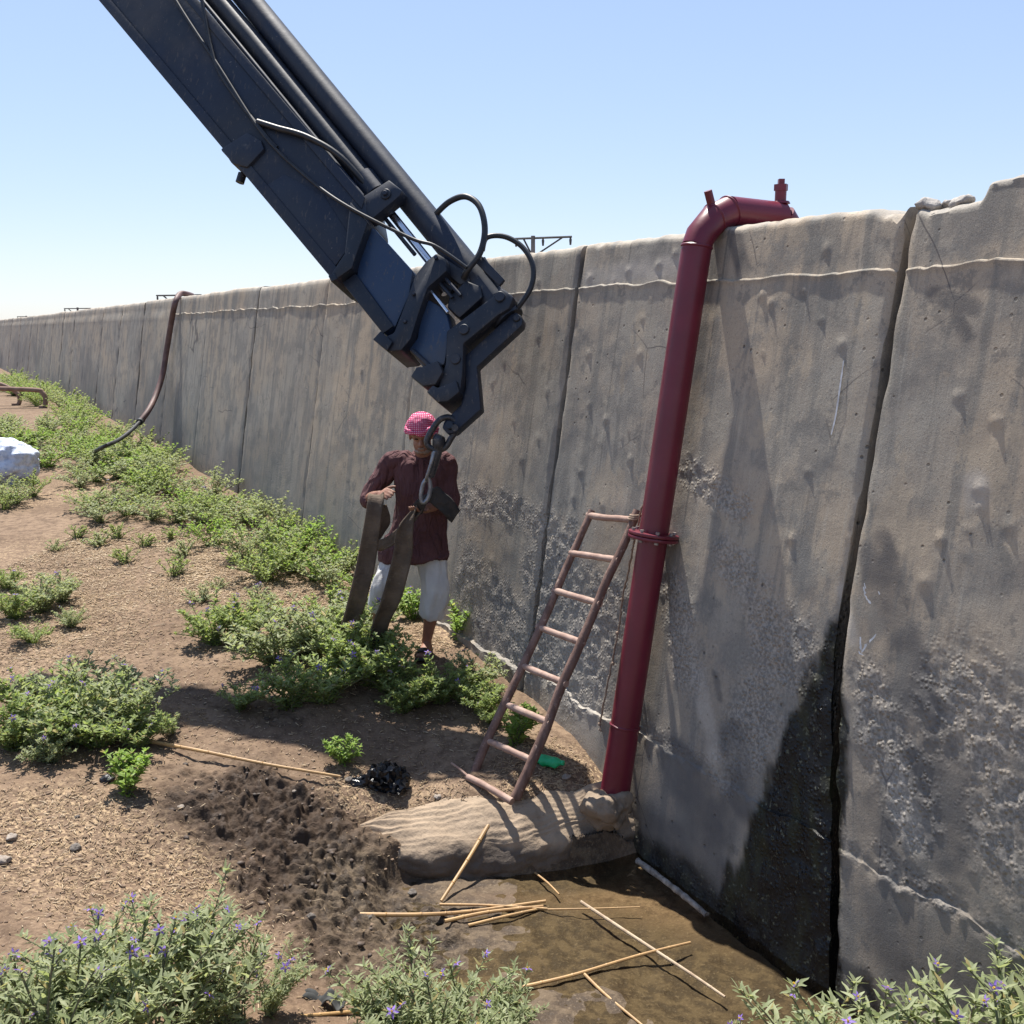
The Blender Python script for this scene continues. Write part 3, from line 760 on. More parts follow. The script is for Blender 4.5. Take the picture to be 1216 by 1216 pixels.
for nm, a, b, r in (('rail', LB, LT, .0225), ('rail', RB, RT, .0255)):
    bm = bmesh.new(); pts = catmull(pole_pts(a, b, 9, .007, int(r * 1000)), 4)
    add_tube(bm, pts, [r * (1.12 - .25 * i / len(pts)) * random.uniform(.95, 1.05) for i in range(len(pts))], 12); part(nm, bm, pole_m, ladder)
rl = [(703, 612), (683, 657), (662, 702), (645, 745), (625, 790), (603, 835), (583, 880)]
rr = [(757, 618), (735, 665), (713, 716), (693, 763), (672, 811), (650, 858), (628, 903)]
def on_line(a, b, x, y):
    best = min((abs(px_of(a.lerp(b, t / 400))[1] - y), t) for t in range(401)); return a.lerp(b, best[1] / 400)
for (x0, y0), (x1, y1) in zip(rl, rr):
    a, b = on_line(LB, LT, x0, y0), on_line(RB, RT, x1, y1); d = (b - a).normalized() * .018
    bm = bmesh.new(); pts = catmull([a - d, a.lerp(b, .35) + Vector((0, 0, random.uniform(-.006, .004))), a.lerp(b, .7), b + d], 4)
    add_tube(bm, pts, [.019 * random.uniform(.93, 1.06) for _ in pts], 12); part('rung', bm, rung_m, ladder)
# thick pale stick lying across the ladder feet
a, b = on_z(536, 912, -.175), on_z(608, 952, -.215)
st = tag(empty('forked_stick', a), 'short pale stick with a thin tip lying across the ladder feet', 'stick')
bm = bmesh.new(); pts = catmull([a.lerp(b, .28), a.lerp(b, .6) + Vector((0, 0, .006)), b], 5); add_tube(bm, pts, [.019 * random.uniform(.92, 1.08) for _ in pts], 10); part('shaft', bm, rung_m, st)
bm = bmesh.new(); pts = catmull([a + Vector((0, 0, .03)), a.lerp(b, .15) + Vector((0, 0, .02)), a.lerp(b, .32)], 4); add_tube(bm, pts, [.005 + .004 * i / len(pts) for i in range(len(pts))], 8); part('twig', bm, rung_m, st)

# ================================================================== ROPE BESIDE THE PIPE
rope_m = pm('old_rope', (.24, .17, .13), (.36, .27, .20), 60, .95, .004, 200)
bm = bmesh.new()
rp = [on_wall(x, y, o_) for x, y, o_ in [(776, 560, .16), (769, 585, .15), (761, 607, .15), (754, 640, .09), (747, 675, .05), (740, 705, .04), (735, 745, .035), (727, 785, .035), (720, 820, .035), (712, 860, .035)]]
pts = catmull(rp, 8)
add_tube(bm, [p + Vector((random.uniform(-1, 1), random.uniform(-1, 1), 0)) * .003 for p in pts], [random.uniform(.0045, .0065) for _ in pts], 7)
wrap = []
for k in range(40):
    a = k / 40 * math.pi * 2 * 3
    q = RT.lerp(RB, .012 + .02 * k / 40); wrap.append(q + WD * (.029 * math.cos(a)) + WP * (.029 * math.sin(a)))
add_tube(bm, wrap, .0055, 6)
for k, (x, y) in enumerate([(733, 752), (728, 788), (712, 860), (739, 712)]): add_ell(bm, on_wall(x, y, .036), (.010, .010, .012), sub=2)
add_tube(bm, catmull([on_wall(712, 860, .036), on_wall(714, 868, .036), on_wall(711, 866, .036)], 4), .004, 6)
me = bm_mesh(bm); me.transform(Matrix.Translation(-rp[-1])); o = link('rope', me, rope_m); o.location = rp[-1]
tag(o, 'thin frayed rope tied to the ladder top and hanging beside the maroon pipe', 'rope')

# ================================================================== CRANE BOOM
def boomcol(name, c1, c2, c3, rough=.5, spec=.45):
    s = NT(name); v = s.obj()
    c = s.mix(s.map(s.noise(v, 2.2, 4, .5), .3, .7), c1, c2)
    c = s.mix(s.map(s.noise(v, 9, 6, .7), .58, .74, 0, .35), c, c3)
    c = s.mix(s.map(s.noise(s.scale(v, (3, 3, 3)), 22, 5, .7), .66, .72, 0, .6), c, (.16, .14, .12))
    c = s.mix(s.map(s.noise(v, 1.3, 6, .65), .50, .68, 0, .45), c, (.066, .060, .056))
    al = s.n('ShaderNodeMapping'); s.l(v, al.inputs[0]); al.inputs['Rotation'].default_value = (0, math.radians(-38), 0); al.inputs['Scale'].default_value = (9, 9, .8)
    c = s.mix(s.map(s.noise(al.outputs[0], 5, 5, .65), .58, .68, 0, .5), c, (.095, .082, .07))
    c = s.mix(s.map(s.noise(v, 60, 3, .6), .70, .74, 0, .8), c, (.22, .20, .18))
    return s.done(s.bsdf(c, s.mixf(s.noise(v, 7, 4), rough - .12, rough + .2), 0, spec, s.bump(s.noise(v, 18, 5, .6), .002, .5)).outputs[0])
dark = boomcol('boom_black_paint', (.008, .015, .034), (.015, .020, .031), (.060, .054, .050))
blue = boomcol('boom_blue_paint', (.017, .038, .085), (.028, .050, .092), (.06, .06, .062), .38)
greasy = boomcol('boom_greasy_steel', (.007, .011, .020), (.013, .017, .027), (.05, .04, .032), .45)
s = NT('chrome_rod'); chrome = s.done(s.bsdf((.62, .64, .68), .18, 1.0, .5).outputs[0])
rubber = pm('hose_rubber', (.012, .014, .018), (.022, .024, .028), 20, .45)
BA = on_y(520, 420, 6.45); BB = on_y(220, 30, 7.75)
bmid = on_y(370, 225, (6.45 + 7.75) / 2); blat = on_y(447, 161, (6.45 + 7.75) / 2) - bmid
bax = (BB - BA).normalized(); bn = bax.cross(blat).normalized()
if bn.y > 0: bn = -bn                                  # towards the viewer's side
def bp(x, y, h=0.0):
    r = ray(x, y); t = (BA - CAM).dot(bn) / r.dot(bn); return CAM + r * t + bn * h
def c2(*L): return [(380 + x / 4.0533, 200 + y / 4.0533) for x, y in L]
def c4(*L): return [(470 + x / 5.526, 300 + y / 5.526) for x, y in L]
def c1(*L): return [(100 + x / 3.04, y / 3.04) for x, y in L]
crane = tag(empty('crane_boom', BA), 'black and dark blue hydraulic crane boom reaching down over the man', 'crane')
def plate(name, pix, h0, h1, mat, bev=.006, parent=None):
    bm = bmesh.new(); add_prism(bm, [bp(x, y) for x, y in pix], bn, h0, h1)
    fin(bm, bev, 2); me = bm_mesh(bm); me.transform(Matrix.Translation(-crane.location)); o = link(name, me, mat, parent or crane); flat_by_angle(o, 30); return o
def rod(name, pts, r, mat, seg=18, h=0.0, parent=None, hs=None, cr=False):
    P = [bp(x, y, (hs[i] if hs else h)) for i, (x, y) in enumerate(pts)]
    if cr: P = catmull(P, 7)
    bm = bmesh.new(); add_tube(bm, P, r, seg); fin(bm); me = bm_mesh(bm); me.transform(Matrix.Translation(-crane.location)); o = link(name, me, mat, parent or crane); flat_by_angle(o, 40); return o
def pin(name, x, y, r, h0, h1, mat, seg=16, parent=None):
    bm = bmesh.new(); add_tube(bm, [bp(x, y, h0), bp(x, y, h1)], r, seg); fin(bm, .003, 1); me = bm_mesh(bm); me.transform(Matrix.Translation(-crane.location)); o = link(name, me, mat, parent or crane); flat_by_angle(o, 40); return o
mb = plate('outer_section', [(0, -142), (118, -139), (445, 247), (450, 275), (432, 305), (405, 338)], -.19, .17, dark, .02)
plate('edge_flange', [(2, -141), (16, -141), (416, 333), (405, 340)], .171, .183, dark, .004, mb)
plate('edge_flange', [(104, -139), (118, -139), (446, 249), (442, 262)], .171, .180, dark, .004, mb)
plate('wear_pad', [(352, 222), (398, 246), (432, 300), (410, 330), (330, 235)], .1712, .176, dark, .003, mb)
plate('end_collar', c2((205, 225), (290, 325), (235, 480), (215, 540), (130, 600), (105, 585), (180, 470)), -.21, .21, greasy, .012)
plate('collar_foot', c2((105, 575), (135, 560), (150, 590), (120, 605)), -.12, .215, greasy, .006)
br = plate('rod_bracket', c2((205, 235), (225, 205), (375, 110), (438, 160), (425, 185), (300, 290), (280, 300)), .05, .16, dark, .008)
pin('bracket_bolt', *c2((362, 180))[0], .034, .15, .175, greasy, 20, br); pin('bolt_head', *c2((362, 180))[0], .018, .17, .192, dark, 6, br)
lg = plate('side_lug', c1((545, 590), (640, 530), (690, 560), (700, 590), (640, 655), (585, 640), (572, 620)), -.2, .20, dark, .012)
rod('grease_fitting', c1((585, 640), (575, 672)), .030, greasy, 10, .05, lg)
rod('cylinder_barrel', [(140, -140), (300, 50), (449, 234)], .075, greasy, 22, .02)
rod('cylinder_gland', [(433, 214), (449, 234)], .088, dark, 22, .02)
rod('pressure_pipe', [(130, -132), (290, 60), (440, 244)], .016, dark, 10, .13)
rod('piston_rod', [(449, 234), (513, 314), (530, 350), (534, 372)][:3], .027, chrome, 20, .02)
rod('guide_rod', c2((330, 260), (470, 430)), .014, greasy, 10, .05)
rod('return_pipe', [(181, -139), (303, 10), (488, 237), (553, 316), (597, 371)], .088, dark, 26, -.02)
rod('tube_collar', [(586, 358), (604, 380)], .102, greasy, 22, -.02)
plate('middle_section', c2((240, 300), (300, 330), (480, 530), (465, 640), (400, 790), (345, 830), (160, 600), (215, 545)), -.15, .13, blue, .014)
plate('section_edge', c2((150, 590), (215, 548), (395, 795), (345, 832)), .131, .150, greasy, .006)
ep = plate('end_plate', c2((640, 480), (600, 455), (550, 495), (500, 560), (450, 700), (400, 830), (310, 870), (375, 920), (435, 915), (480, 860), (520, 730), (560, 620), (650, 540)), -.18, .165, greasy, .012)
plate('foot_block', c2((308, 868), (345, 828), (400, 880), (375, 922)), -.19, .19, greasy, .006, ep)
for q in c2((600, 480), (495, 650), (455, 780)): pin('bolt_head', *q, .014, .16, .182, dark, 6, ep)
plate('inner_section', c2((520, 640), (625, 700), (650, 800), (620, 965), (520, 980), (448, 888), (490, 840)), -.11, .09, blue, .012)
rod('slide_rail', c2((560, 620), (640, 720)), .013, chrome, 12, .10)
rod('slide_rail', c2((470, 900), (560, 985)), .016, greasy, 12, .10)
vb = plate('valve_block', c2((630, 690), (640, 640), (720, 560), (790, 590), (800, 640), (690, 740)), -.08, .08, greasy, .01)
rod('valve_cap', c2((655, 600), (600, 560)), .035, greasy, 14, .04, vb)
rod('valve_cap', c2((700, 560), (650, 515)), .030, greasy, 14, .0, vb)
rod('link_pipe', c2((585, 565), (660, 650)), .012, greasy, 8, .10)
rod('link_pipe', c2((610, 540), (700, 640)), .012, dark, 8, .10)
plate('rod_eye', c2((540, 470), (600, 440), (720, 520), (740, 560), (690, 580), (640, 540)), -.03, .07, greasy, .008)
tb = plate('tip_bracket', c2((635, 810), (860, 640), (890, 600), (955, 650), (930, 705), (880, 735), (715, 870), (712, 1000), (700, 1110), (640, 1150), (590, 1130), (600, 1060), (630, 960)), -.13, .11, greasy, .012)
for q in c2((890, 650), (720, 805), (680, 945)): pin('pin_head', *q, .032, .10, .128, dark, 20, tb)
plate('tip_lug', c2((472, 1032), (500, 985), (525, 985), (600, 955), (625, 1010), (590, 1070), (530, 1078)), -.16, .14, greasy, .01)
plate('tip_lug', c2((548, 1105), (578, 1072), (600, 1085), (690, 1050), (705, 1105), (650, 1150), (600, 1155)), -.16, .145, greasy, .01)
plate('pin_keeper', c2((760, 470), (790, 440), (905, 560), (880, 590)), .06, .09, dark, .005)
jb = plate('hook_arm', c4((770, 418), (800, 408), (832, 428), (845, 455), (838, 492), (545, 762), (570, 1040), (400, 1192), (352, 1200), (318, 1160), (330, 1120), (440, 1010), (470, 900), (470, 690)), -.045, .045, dark, .008)
pin('pin_head', *c4((806, 447))[0], .022, -.06, .06, greasy, 16, jb); pin('pin_head', *c4((375, 1150))[0], .026, -.08, .08, greasy, 16, jb)
# hoses
rod('hydraulic_hose', [(150, -135), (215, 0), (278, 99), (330, 178), (380, 227), (429, 263), (498, 296), (528, 306), (562, 328)], .0115, rubber, 10, cr=True, hs=[.20, .19, .19, .2, .2, .22, .18, .18, .14])
rod('hydraulic_hose', [(225, -135), (253, 0), (268, 76), (284, 115), (332, 178), (345, 192)], .013, rubber, 10, cr=True, hs=[.19, .19, .19, .19, .195, .19])
rod('hydraulic_hose', [(322, 162), (345, 170), (380, 180), (416, 200), (449, 237)], .020, rubber, 12, cr=True, hs=[.19, .2, .19, .15, .06])
rod('hydraulic_hose', [(512, 262), (521, 255), (538, 244), (558, 241), (575, 254), (582, 281), (577, 308), (563, 328), (555, 336)], .0195, rubber, 12, cr=True, hs=[0, .03, .06, .09, .11, .12, .12, .12, .08])
rod('hydraulic_hose', [(578, 305), (583, 289), (602, 285), (622, 296), (634, 318), (632, 343), (617, 365), (606, 373)], .0165, rubber, 12, cr=True, hs=[.10, .09, .05, .03, .03, .03, .02, 0])
rod('hydraulic_hose', c2((790, 440), (830, 510), (880, 560)), .016, rubber, 10, h=.02)

# ================================================================== SHACKLE, SWIVEL AND SLING HOOK
forged = pm('forged_steel', (.022, .025, .032), (.05, .05, .055), 22, .42, .003, 60, .3, .5, (.14, .12, .10))
worn = pm('worn_link_steel', (.16, .17, .19), (.26, .27, .29), 30, .4, .003, 60, .7)
HY = bp(538, 508).y - .02
def hp(x, y, dy=0): return on_y(x, y, HY + dy)
sh = tag(empty('lifting_shackle', hp(510, 590)), 'dark forged bow shackle and swivel hanging from the crane hook arm', 'shackle')
def spart(name, P, r, mat, seg=12, k=6, cr=True):
    bm = bmesh.new(); add_tube(bm, catmull(P, k) if cr else P, r, seg); return part(name, bm, mat, sh)
spart('bow', [hp(545, 506), hp(535, 496), hp(523, 498), hp(514, 509), hp(507, 523), hp(510, 531), hp(520, 534), hp(529, 531), hp(536, 520), hp(544, 508)], .019, forged)
spart('pin', [hp(540, 508, -.09), hp(540, 508, .09)], .021, forged, cr=False)
spart('swivel', [hp(523, 517), hp(521.5, 521), hp(521, 528), hp(520, 534), hp(518, 540), hp(514, 556), hp(511, 566)], [.030, .040, .040, .030, .032, .027, .024], forged, 16, 3)
spart('side_bar', [hp(516, 536, -.03), hp(512, 550, -.04), hp(507, 566, -.03), hp(506, 570)], .010, worn, 10)
spart('link', [hp(509, 567), hp(503, 574), hp(500, 588), hp(502, 597), hp(508, 592), hp(511, 579), hp(509, 567)], .013, worn, 12)

# ================================================================== STRAP HELD BY THE MAN
s = NT('sling_webbing'); v = s.obj()
c = s.mix(s.map(s.noise(v, 7, 5), .35, .65), (.145, .108, .078), (.085, .064, .049))
c = s.mix(s.map(s.noise(v, 30, 4, .6), .6, .74, 0, .7), c, (.19, .15, .11))
web_m = s.done(s.bsdf(c, .88, 0, .2, s.bump(s.noise(s.scale(v, (1, 1, 6)), 26, 4), .008, .8)).outputs[0])
web_d = pm('dark_webbing', (.016, .015, .015), (.035, .03, .027), 12, .7, .006, 60)
MY = 6.78
def mp(x, y, dy=0): return on_y(x, y, MY + dy)
strap = tag(empty('lifting_strap', mp(440, 770, -.2)), 'wide brown webbing sling draped over the man\'s arms down to the ground', 'strap')
def ribbon(name, ctr, wid, mat, th=.010, fold=.0, seed=0):
    """ctr: list of (x, y, dy); wid: list of half width vectors"""
    P = catmull([mp(*c) for c in ctr], 8); Wv = catmull([Vector(w) for w in wid], 8)
    n = len(P); m = 9; G = np.zeros((n, m, 3))
    for i in range(n):
        t = (P[min(i + 1, n - 1)] - P[max(i - 1, 0)]).normalized(); w = Wv[i]; nn = t.cross(w).normalized()
        for j in range(m):
            a = j / (m - 1) * 2 - 1
            G[i, j] = P[i] + w * a + nn * (fold * a * a + .006 * float(vnoise(i * .25 + seed, a * 2.0, seed=seed)))
    me = grid_mesh(G, name); ob = bpy.data.objects.new('tmp', me); COL.objects.link(ob)
    me = realize(ob, [('SOLIDIFY', dict(thickness=th, offset=0))]); me.transform(Matrix.Translation(-strap.location))
    return link(name, me, mat, strap)
X = lambda a, b=0, c=0: (a, b, c)
ribbon('hanging_end', [(447, 588, -.30), (446, 598, -.36), (442, 625, -.37), (436, 660, -.36), (428, 695, -.36), (420, 722, -.34), (413, 745, -.32)],
       [X(.048), X(.050), X(.052), X(.057, .01), X(.058, .02), X(.055, .03), X(.05, .03)], web_m, fold=.02, seed=1)
ribbon('hanging_end', [(494, 606, -.36), (484, 620, -.39), (480, 634, -.39), (479, 655, -.38), (472, 685, -.37), (462, 715, -.34), (449, 742, -.30), (447, 765, -.26), (455, 790, -.24)],
       [X(.02, 0, .02), X(.045, 0, .02), X(.055), X(.058), X(.062), X(.06, .02), X(.05, .05), X(.045, .05), X(.05, .02)], web_m, fold=.025, seed=2)
ribbon('slack_loop', [(452, 600, -.25), (457, 622, -.25), (449, 646, -.28), (462, 643, -.36), (478, 630, -.38), (492, 618, -.38), (499, 606, -.34)],
       [X(.03, .03), X(.025, .04), X(.01, .0, .035), X(0, .0, .04), X(0, .0, .04), X(.02, 0, .03), X(.03, .02, .02)], web_m, seed=3)
ribbon('black_end', [(496, 612, -.33), (501, 594, -.36), (512, 586, -.36), (522, 593, -.36), (532, 602, -.36), (541, 613, -.34)],
       [X(.03, 0, .02), X(.05, .0, .02), X(.035, 0, .045), X(.03, .0, .045), X(.03, 0, .045), X(.028, 0, .04)], web_d, .022, seed=4)
ribbon('pooled_end', [(447, 760, -.28), (440, 775, -.34), (452, 790, -.40), (470, 800, -.36)], [X(.05, .02), X(.05, .03), X(.05, .03, .02), X(.04, .04)], web_d, seed=5)

# ================================================================== PERSON
skin = pm('skin', (.26, .125, .078), (.21, .098, .062), 18, .55, .002, 120)
s = NT('tunic_cloth'); v = s.obj()
c = s.mix(s.map(s.noise(v, 5, 4), .35, .65), (.078, .034, .036), (.102, .048, .050))
tunic_m = s.done(s.bsdf(c, .85, 0, .2, s.bump(s.noise(s.scale(v, (1.5, 1.5, .6)), 8, 2.5, .5, 1.2), .06, .9)).outputs[0])
trous_m = pm('trouser_cloth', (.56, .55, .53), (.47, .46, .45), 6, .9, .002, 140)
s = NT('checked_scarf'); v = s.obj()
def chk(ax_, freq):
    sx = s.n('ShaderNodeSeparateXYZ'); s.l(v, sx.inputs[0])
    return s.math('GREATER_THAN', s.math('SINE', s.math('MULTIPLY', sx.outputs[ax_], freq)), .1)
pat = s.math('MULTIPLY', chk(0, 520), chk(2, 520))
c = s.mix(pat, (.45, .045, .13), (.70, .48, .58))
scarf_m = s.done(s.bsdf(c, .85, 0, .2, s.bump(s.noise(v, 60, 3), .004, .6)).outputs[0])
beard_m = pm('grey_beard', (.20, .15, .12), (.27, .21, .18), 80, .9, .004, 200)
shoe_m = pm('sandal_leather', (.02, .016, .014), (.04, .03, .025), 20, .6)
eye_m = pm('eye_dark', (.015, .01, .008), (.02, .012, .01), 10, .25)
root = mp(500, 782, 0); root.z = gh(root.x, root.y)
man = tag(empty('person', root), 'man in maroon tunic and red checked headscarf holding a webbing sling', 'person')
def mpart(name, me, mat, parent=None):
    me.transform(Matrix.Translation(-man.location)); o = link(name, me, mat, parent or man); return o
hd = mp(501, 515, -.11); nk = mp(503, 541, .02)
HR = Matrix.Rotation(math.radians(24), 3, 'X')
def HV(a, b, c): return hd + HR @ Vector((a, b, c))
shL, shR = mp(466, 548, .03), mp(530, 551, .03)
elL, elR = mp(438, 592, .0), mp(533, 596, .03)
haL, haR = mp(455, 586, -.27), mp(497, 607, -.30)
wrL, wrR = elL.lerp(haL, .80), elR.lerp(haR, .82)
hipL, hipR = mp(478, 648, .02), mp(513, 650, .02)
knL, knR = mp(456, 697, -.08), mp(517, 702, -.04)
anL, anR = mp(447, 762, .04), mp(507, 760, .02)
anL.z = max(anL.z, gh(anL.x, anL.y) + .08)
anR.z = max(anR.z, gh(anR.x, anR.y) + .08)
up = Vector((0, 0, 1))
bm = bmesh.new()
# torso, neck, head
pel = (hipL + hipR) / 2
add_tube(bm, [pel - up * .08, pel + up * .05, pel.lerp(nk, .45), pel.lerp(nk, .75), nk - up * .03, nk], [(.14, .10), (.165, .115), (.15, .11), (.165, .11), (.12, .085), (.06, .06)], 18, side=(1, 0, 0))
add_tube(bm, [nk - up * .04, nk.lerp(hd, .35), hd - up * .03], [.062, .056, .058], 14)
add_ell(bm, HV(0, .012, .025), (.076, .096, .098), sub=3)
add_ell(bm, HV(0, -.030, -.055), (.058, .060, .068), sub=3)
add_ell(bm, HV(0, -.068, -.098), (.028, .026, .022), sub=2)            # chin
add_tube(bm, [HV(0, -.084, .012), HV(0, -.108, -.028), HV(0, -.092, -.040)], [.010, .017, .014], 8)   # nose
add_tube(bm, [HV(-.045, -.074, .022), HV(0, -.090, .026), HV(.045, -.074, .022)], .012, 8)             # brow
for sx in (-1, 1): add_ell(bm, HV(sx * .078, .0, -.015), (.010, .022, .034), sub=2)
add_tube(bm, [HV(-.024, -.092, -.070), HV(0, -.097, -.068), HV(.024, -.092, -.070)], .008, 8)           # lips
# arms
for sh_, el, wr, ha in ((shL, elL, wrL, haL), (shR, elR, wrR, haR)):
    add_tube(bm, catmull([nk.lerp(sh_, .5) - up * .03, sh_, sh_.lerp(el, .5), el, el.lerp(wr, .45), wr], 4), [.05] * 4 + [.055, .054, .052, .05] + [.047, .046, .043, .041] + [.040, .041, .041, .04] + [.038, .035, .031, .029] + [.027], 12)
# legs
for hp_, kn, an in ((hipL, knL, anL), (hipR, knR, anR)):
    add_tube(bm, catmull([hp_, kn, kn.lerp(an, .35) + Vector((0, .02, 0)), an, an - up * .05], 4), [.088, .083, .076, .068] + [.060, .058, .060, .060] + [.058, .052, .044, .038] + [.034, .035, .036, .036] + [.036], 12)
    toe = an + Vector((-.03, -.20, -.065)); heel = an + Vector((0, .05, -.06))
    add_tube(bm, [heel, an + Vector((0, -.03, -.045)), an + Vector((-.015, -.11, -.055)), toe], [(.034, .026), (.040, .034), (.046, .024), (.036, .014)], 12, side=(1, 0, 0))
# hands
def hand(wr, ha, palm_n, curl, thumb_side):
    f = (ha - wr).normalized(); sd = f.cross(palm_n).normalized() * thumb_side; pn = palm_n.normalized()
    c0 = wr + f * .045
    add_tube(bm, [wr - f * .005, wr + f * .03, wr + f * .075, wr + f * .092], [(.027, .020), (.036, .018), (.042, .016), (.040, .012)], 12, side=sd)
    for k, (L, off) in enumerate([(.072, .033), (.080, .011), (.075, -.011), (.060, -.032)]):
        p = wr + f * .088 + sd * off; d = f.copy(); pts = [p - f * .02, p]
        for j, fr in enumerate((.45, .32, .23)):
            d = (d + pn * curl[j]).normalized(); p = p + d * (L * fr); pts.append(p)
        add_tube(bm, pts, [.0095, .0098, .009, .0083, .0070], 8)
    p = wr + f * .025 + sd * .030; d = (f * .5 + sd * .8 + pn * .25).normalized(); pts = [p]
    for j, L in enumerate((.038, .030, .024)):
        p = p + d * L; pts.append(p); d = (d + f * .45 + pn * .35).normalized()
    add_tube(bm, pts, [.014, .0115, .0105, .0085], 8)
hand(wrL, haL, Vector((.75, -.1, -.55)), (.5, .8, .6), 1)
hand(wrR, haR, Vector((-.1, -.35, .9)), (.6, .9, .7), -1)
me = voxel(bm, .0062, 3, .45)
body = mpart('body', me, skin)
# tunic
bm = bmesh.new()
hem = mp(492, 661, .01)
add_tube(bm, catmull([nk + Vector((0, .01, -.002)), nk - up * .04, nk.lerp(pel, .28), nk.lerp(pel, .55), nk.lerp(pel, .85), pel + Vector((.0, 0, .03)), hem + up * .03, hem], 4),
         [(.070, .070)] * 1 + [(.085, .08), (.10, .085), (.125, .095)] + [(.150, .105), (.172, .118), (.182, .124), (.183, .128)] + [(.18, .130), (.178, .132), (.178, .132), (.178, .132)] + [(.178, .132), (.18, .134), (.184, .138), (.19, .142)] + [(.196, .146), (.202, .150), (.206, .153), (.21, .157)] + [(.214, .160), (.217, .163), (.22, .166), (.223, .17)] + [(.232, .182), (.236, .186), (.240, .190), (.243, .192)] + [(.246, .194)], 26, side=(1, 0, 0))
add_tube(bm, catmull([nk.lerp(shL, .35) - up * .035, shL, shL.lerp(elL, .5), elL, elL.lerp(wrL, .22)], 4), [.070, .072, .074, .074] + [.073, .070, .068, .067] + [.066, .066, .066, .067] + [.066, .064, .062, .060] + [.058], 16)
add_tube(bm, catmull([nk.lerp(shR, .35) - up * .035, shR, shR.lerp(elR, .5), elR, elR.lerp(wrR, .62)], 4), [.070, .072, .074, .074] + [.073, .070, .068, .067] + [.066, .066, .066, .067] + [.066, .064, .060, .056] + [.050], 16)
me = voxel(bm, .009, 4, .5)
def wr_(c_):
    z = c_[:, 2]; x = c_[:, 0]; y = c_[:, 1]
    big_ = fbm(x * 9 + 2 * z, z * 3.2, y * 8, oct=3, seed=4)
    fold = np.sin(x * 42 + 5 * vnoise(x * 5, z * 4, y * 4, seed=2) + 6 * z) * smooth(0.35, -.45, z - pel.z)
    return .015 * big_ + .008 * fold + .0045 * fbm(x * 26, z * 12, y * 26, oct=2, seed=9)
displace(me, wr_)
tun = mpart('tunic', me, tunic_m)
bm = bmesh.new()
pk = lambda t, dx=0: nk.lerp(pel, t) + Vector((dx, -.128 - .03 * t, 0))
add_box(bm, nk.lerp(pel, .22) + Vector((.006, -.118, 0)), (.030, .012, .26)); fin(bm, .004)
me = bm_mesh(bm); mpart('placket', me, tunic_m, tun)
bm = bmesh.new()
cr_ = []
for k in range(25):
    a = k / 24 * math.pi * 2; cr_.append(nk + Vector((math.cos(a) * .070, math.sin(a) * .068 + .004, .012 - .022 * math.sin(-a) * .8)))
add_tube(bm, cr_, .012, 8, cap=False); me = bm_mesh(bm); mpart('collar', me, tunic_m, tun)
# trousers
bm = bmesh.new()
add_tube(bm, [pel - up * .10, pel + up * .02, pel + up * .10], [(.17, .125), (.16, .115), (.15, .11)], 20, side=(1, 0, 0))
for hp_, kn, an, f in ((hipL, knL, anL, .40), (hipR, knR, anR, .50)):
    hm = kn.lerp(an, f)
    add_tube(bm, catmull([hp_ + up * .02, hp_.lerp(kn, .5), kn, hm], 4), [.095, .099, .101, .100] + [.098, .097, .096, .095] + [.094, .094, .092, .090] + [.087], 18)
me = voxel(bm, .009, 4, .5)
displace(me, lambda q: .016 * fbm(q[:, 0] * 14, q[:, 2] * 3.0, q[:, 1] * 14, oct=3, seed=33) + .004 * fbm(q[:, 0] * 40, q[:, 2] * 14, q[:, 1] * 40, oct=2, seed=3))
mpart('trousers', me, trous_m)
# head cloth: cap, rolled band, tail
bm = bmesh.new()
add_ell(bm, HV(0, .016, .046), (.098, .112, .098), sub=4)
bm.verts.ensure_lookup_table()
me = voxel(bm, .007, 2); displace(me, lambda q: .006 * fbm(q[:, 0] * 20, q[:, 1] * 20, q[:, 2] * 30, oct=3, seed=7))
bmx = bmesh.new(); bmx.from_mesh(me)
bmesh.ops.bisect_plane(bmx, geom=bmx.verts[:] + bmx.edges[:] + bmx.faces[:], plane_co=HV(0, 0, .030), plane_no=(HR @ Vector((0, -.22, -1))).normalized(), clear_outer=True)
bmx.to_mesh(me); bmx.free()
scarf = mpart('headscarf', me, scarf_m)
for k_, (dz, r_, tilt) in enumerate(((.044, .015, .10), (.032, .012, -.06))):
    bm = bmesh.new(); ring = []
    for k in range(37):
        a = k / 36 * math.pi * 2; ring.append(HV(math.cos(a) * .100, .014 + math.sin(a) * .113, dz - .02 * math.sin(a) + tilt * .2 * math.cos(a) + .004 * math.sin(a * 5)))
    add_tube(bm, ring, [r_ * (1 + .25 * math.sin(k * 1.7)) for k in range(37)], 10, cap=False); me = bm_mesh(bm); mpart('rolled_band', me, scarf_m, scarf)
bm = bmesh.new(); add_tube(bm, catmull([HV(.085, .05, .0), HV(.088, .03, -.06), HV(.075, .02, -.12)], 4), [(.012, .04)] * 9, 10); me = bm_mesh(bm); mpart('scarf_tail', me, scarf_m, scarf)
bm = bmesh.new(); add_ell(bm, HV(0, -.050, -.098), (.052, .048, .028), sub=3); add_ell(bm, HV(0, -.098, -.056), (.026, .010, .007), sub=2)
me = voxel(bm, .006, 2); displace(me, lambda q: .003 * fbm(q[:, 0] * 90, q[:, 1] * 90, q[:, 2] * 90, oct=2, seed=1)); mpart('beard', me, beard_m)
for sx in (-1, 1):
    bm = bmesh.new(); add_ell(bm, HV(sx * .031, -.079, .004), (.012, .007, .006), sub=2); mpart('eye', bm_mesh(bm), eye_m)
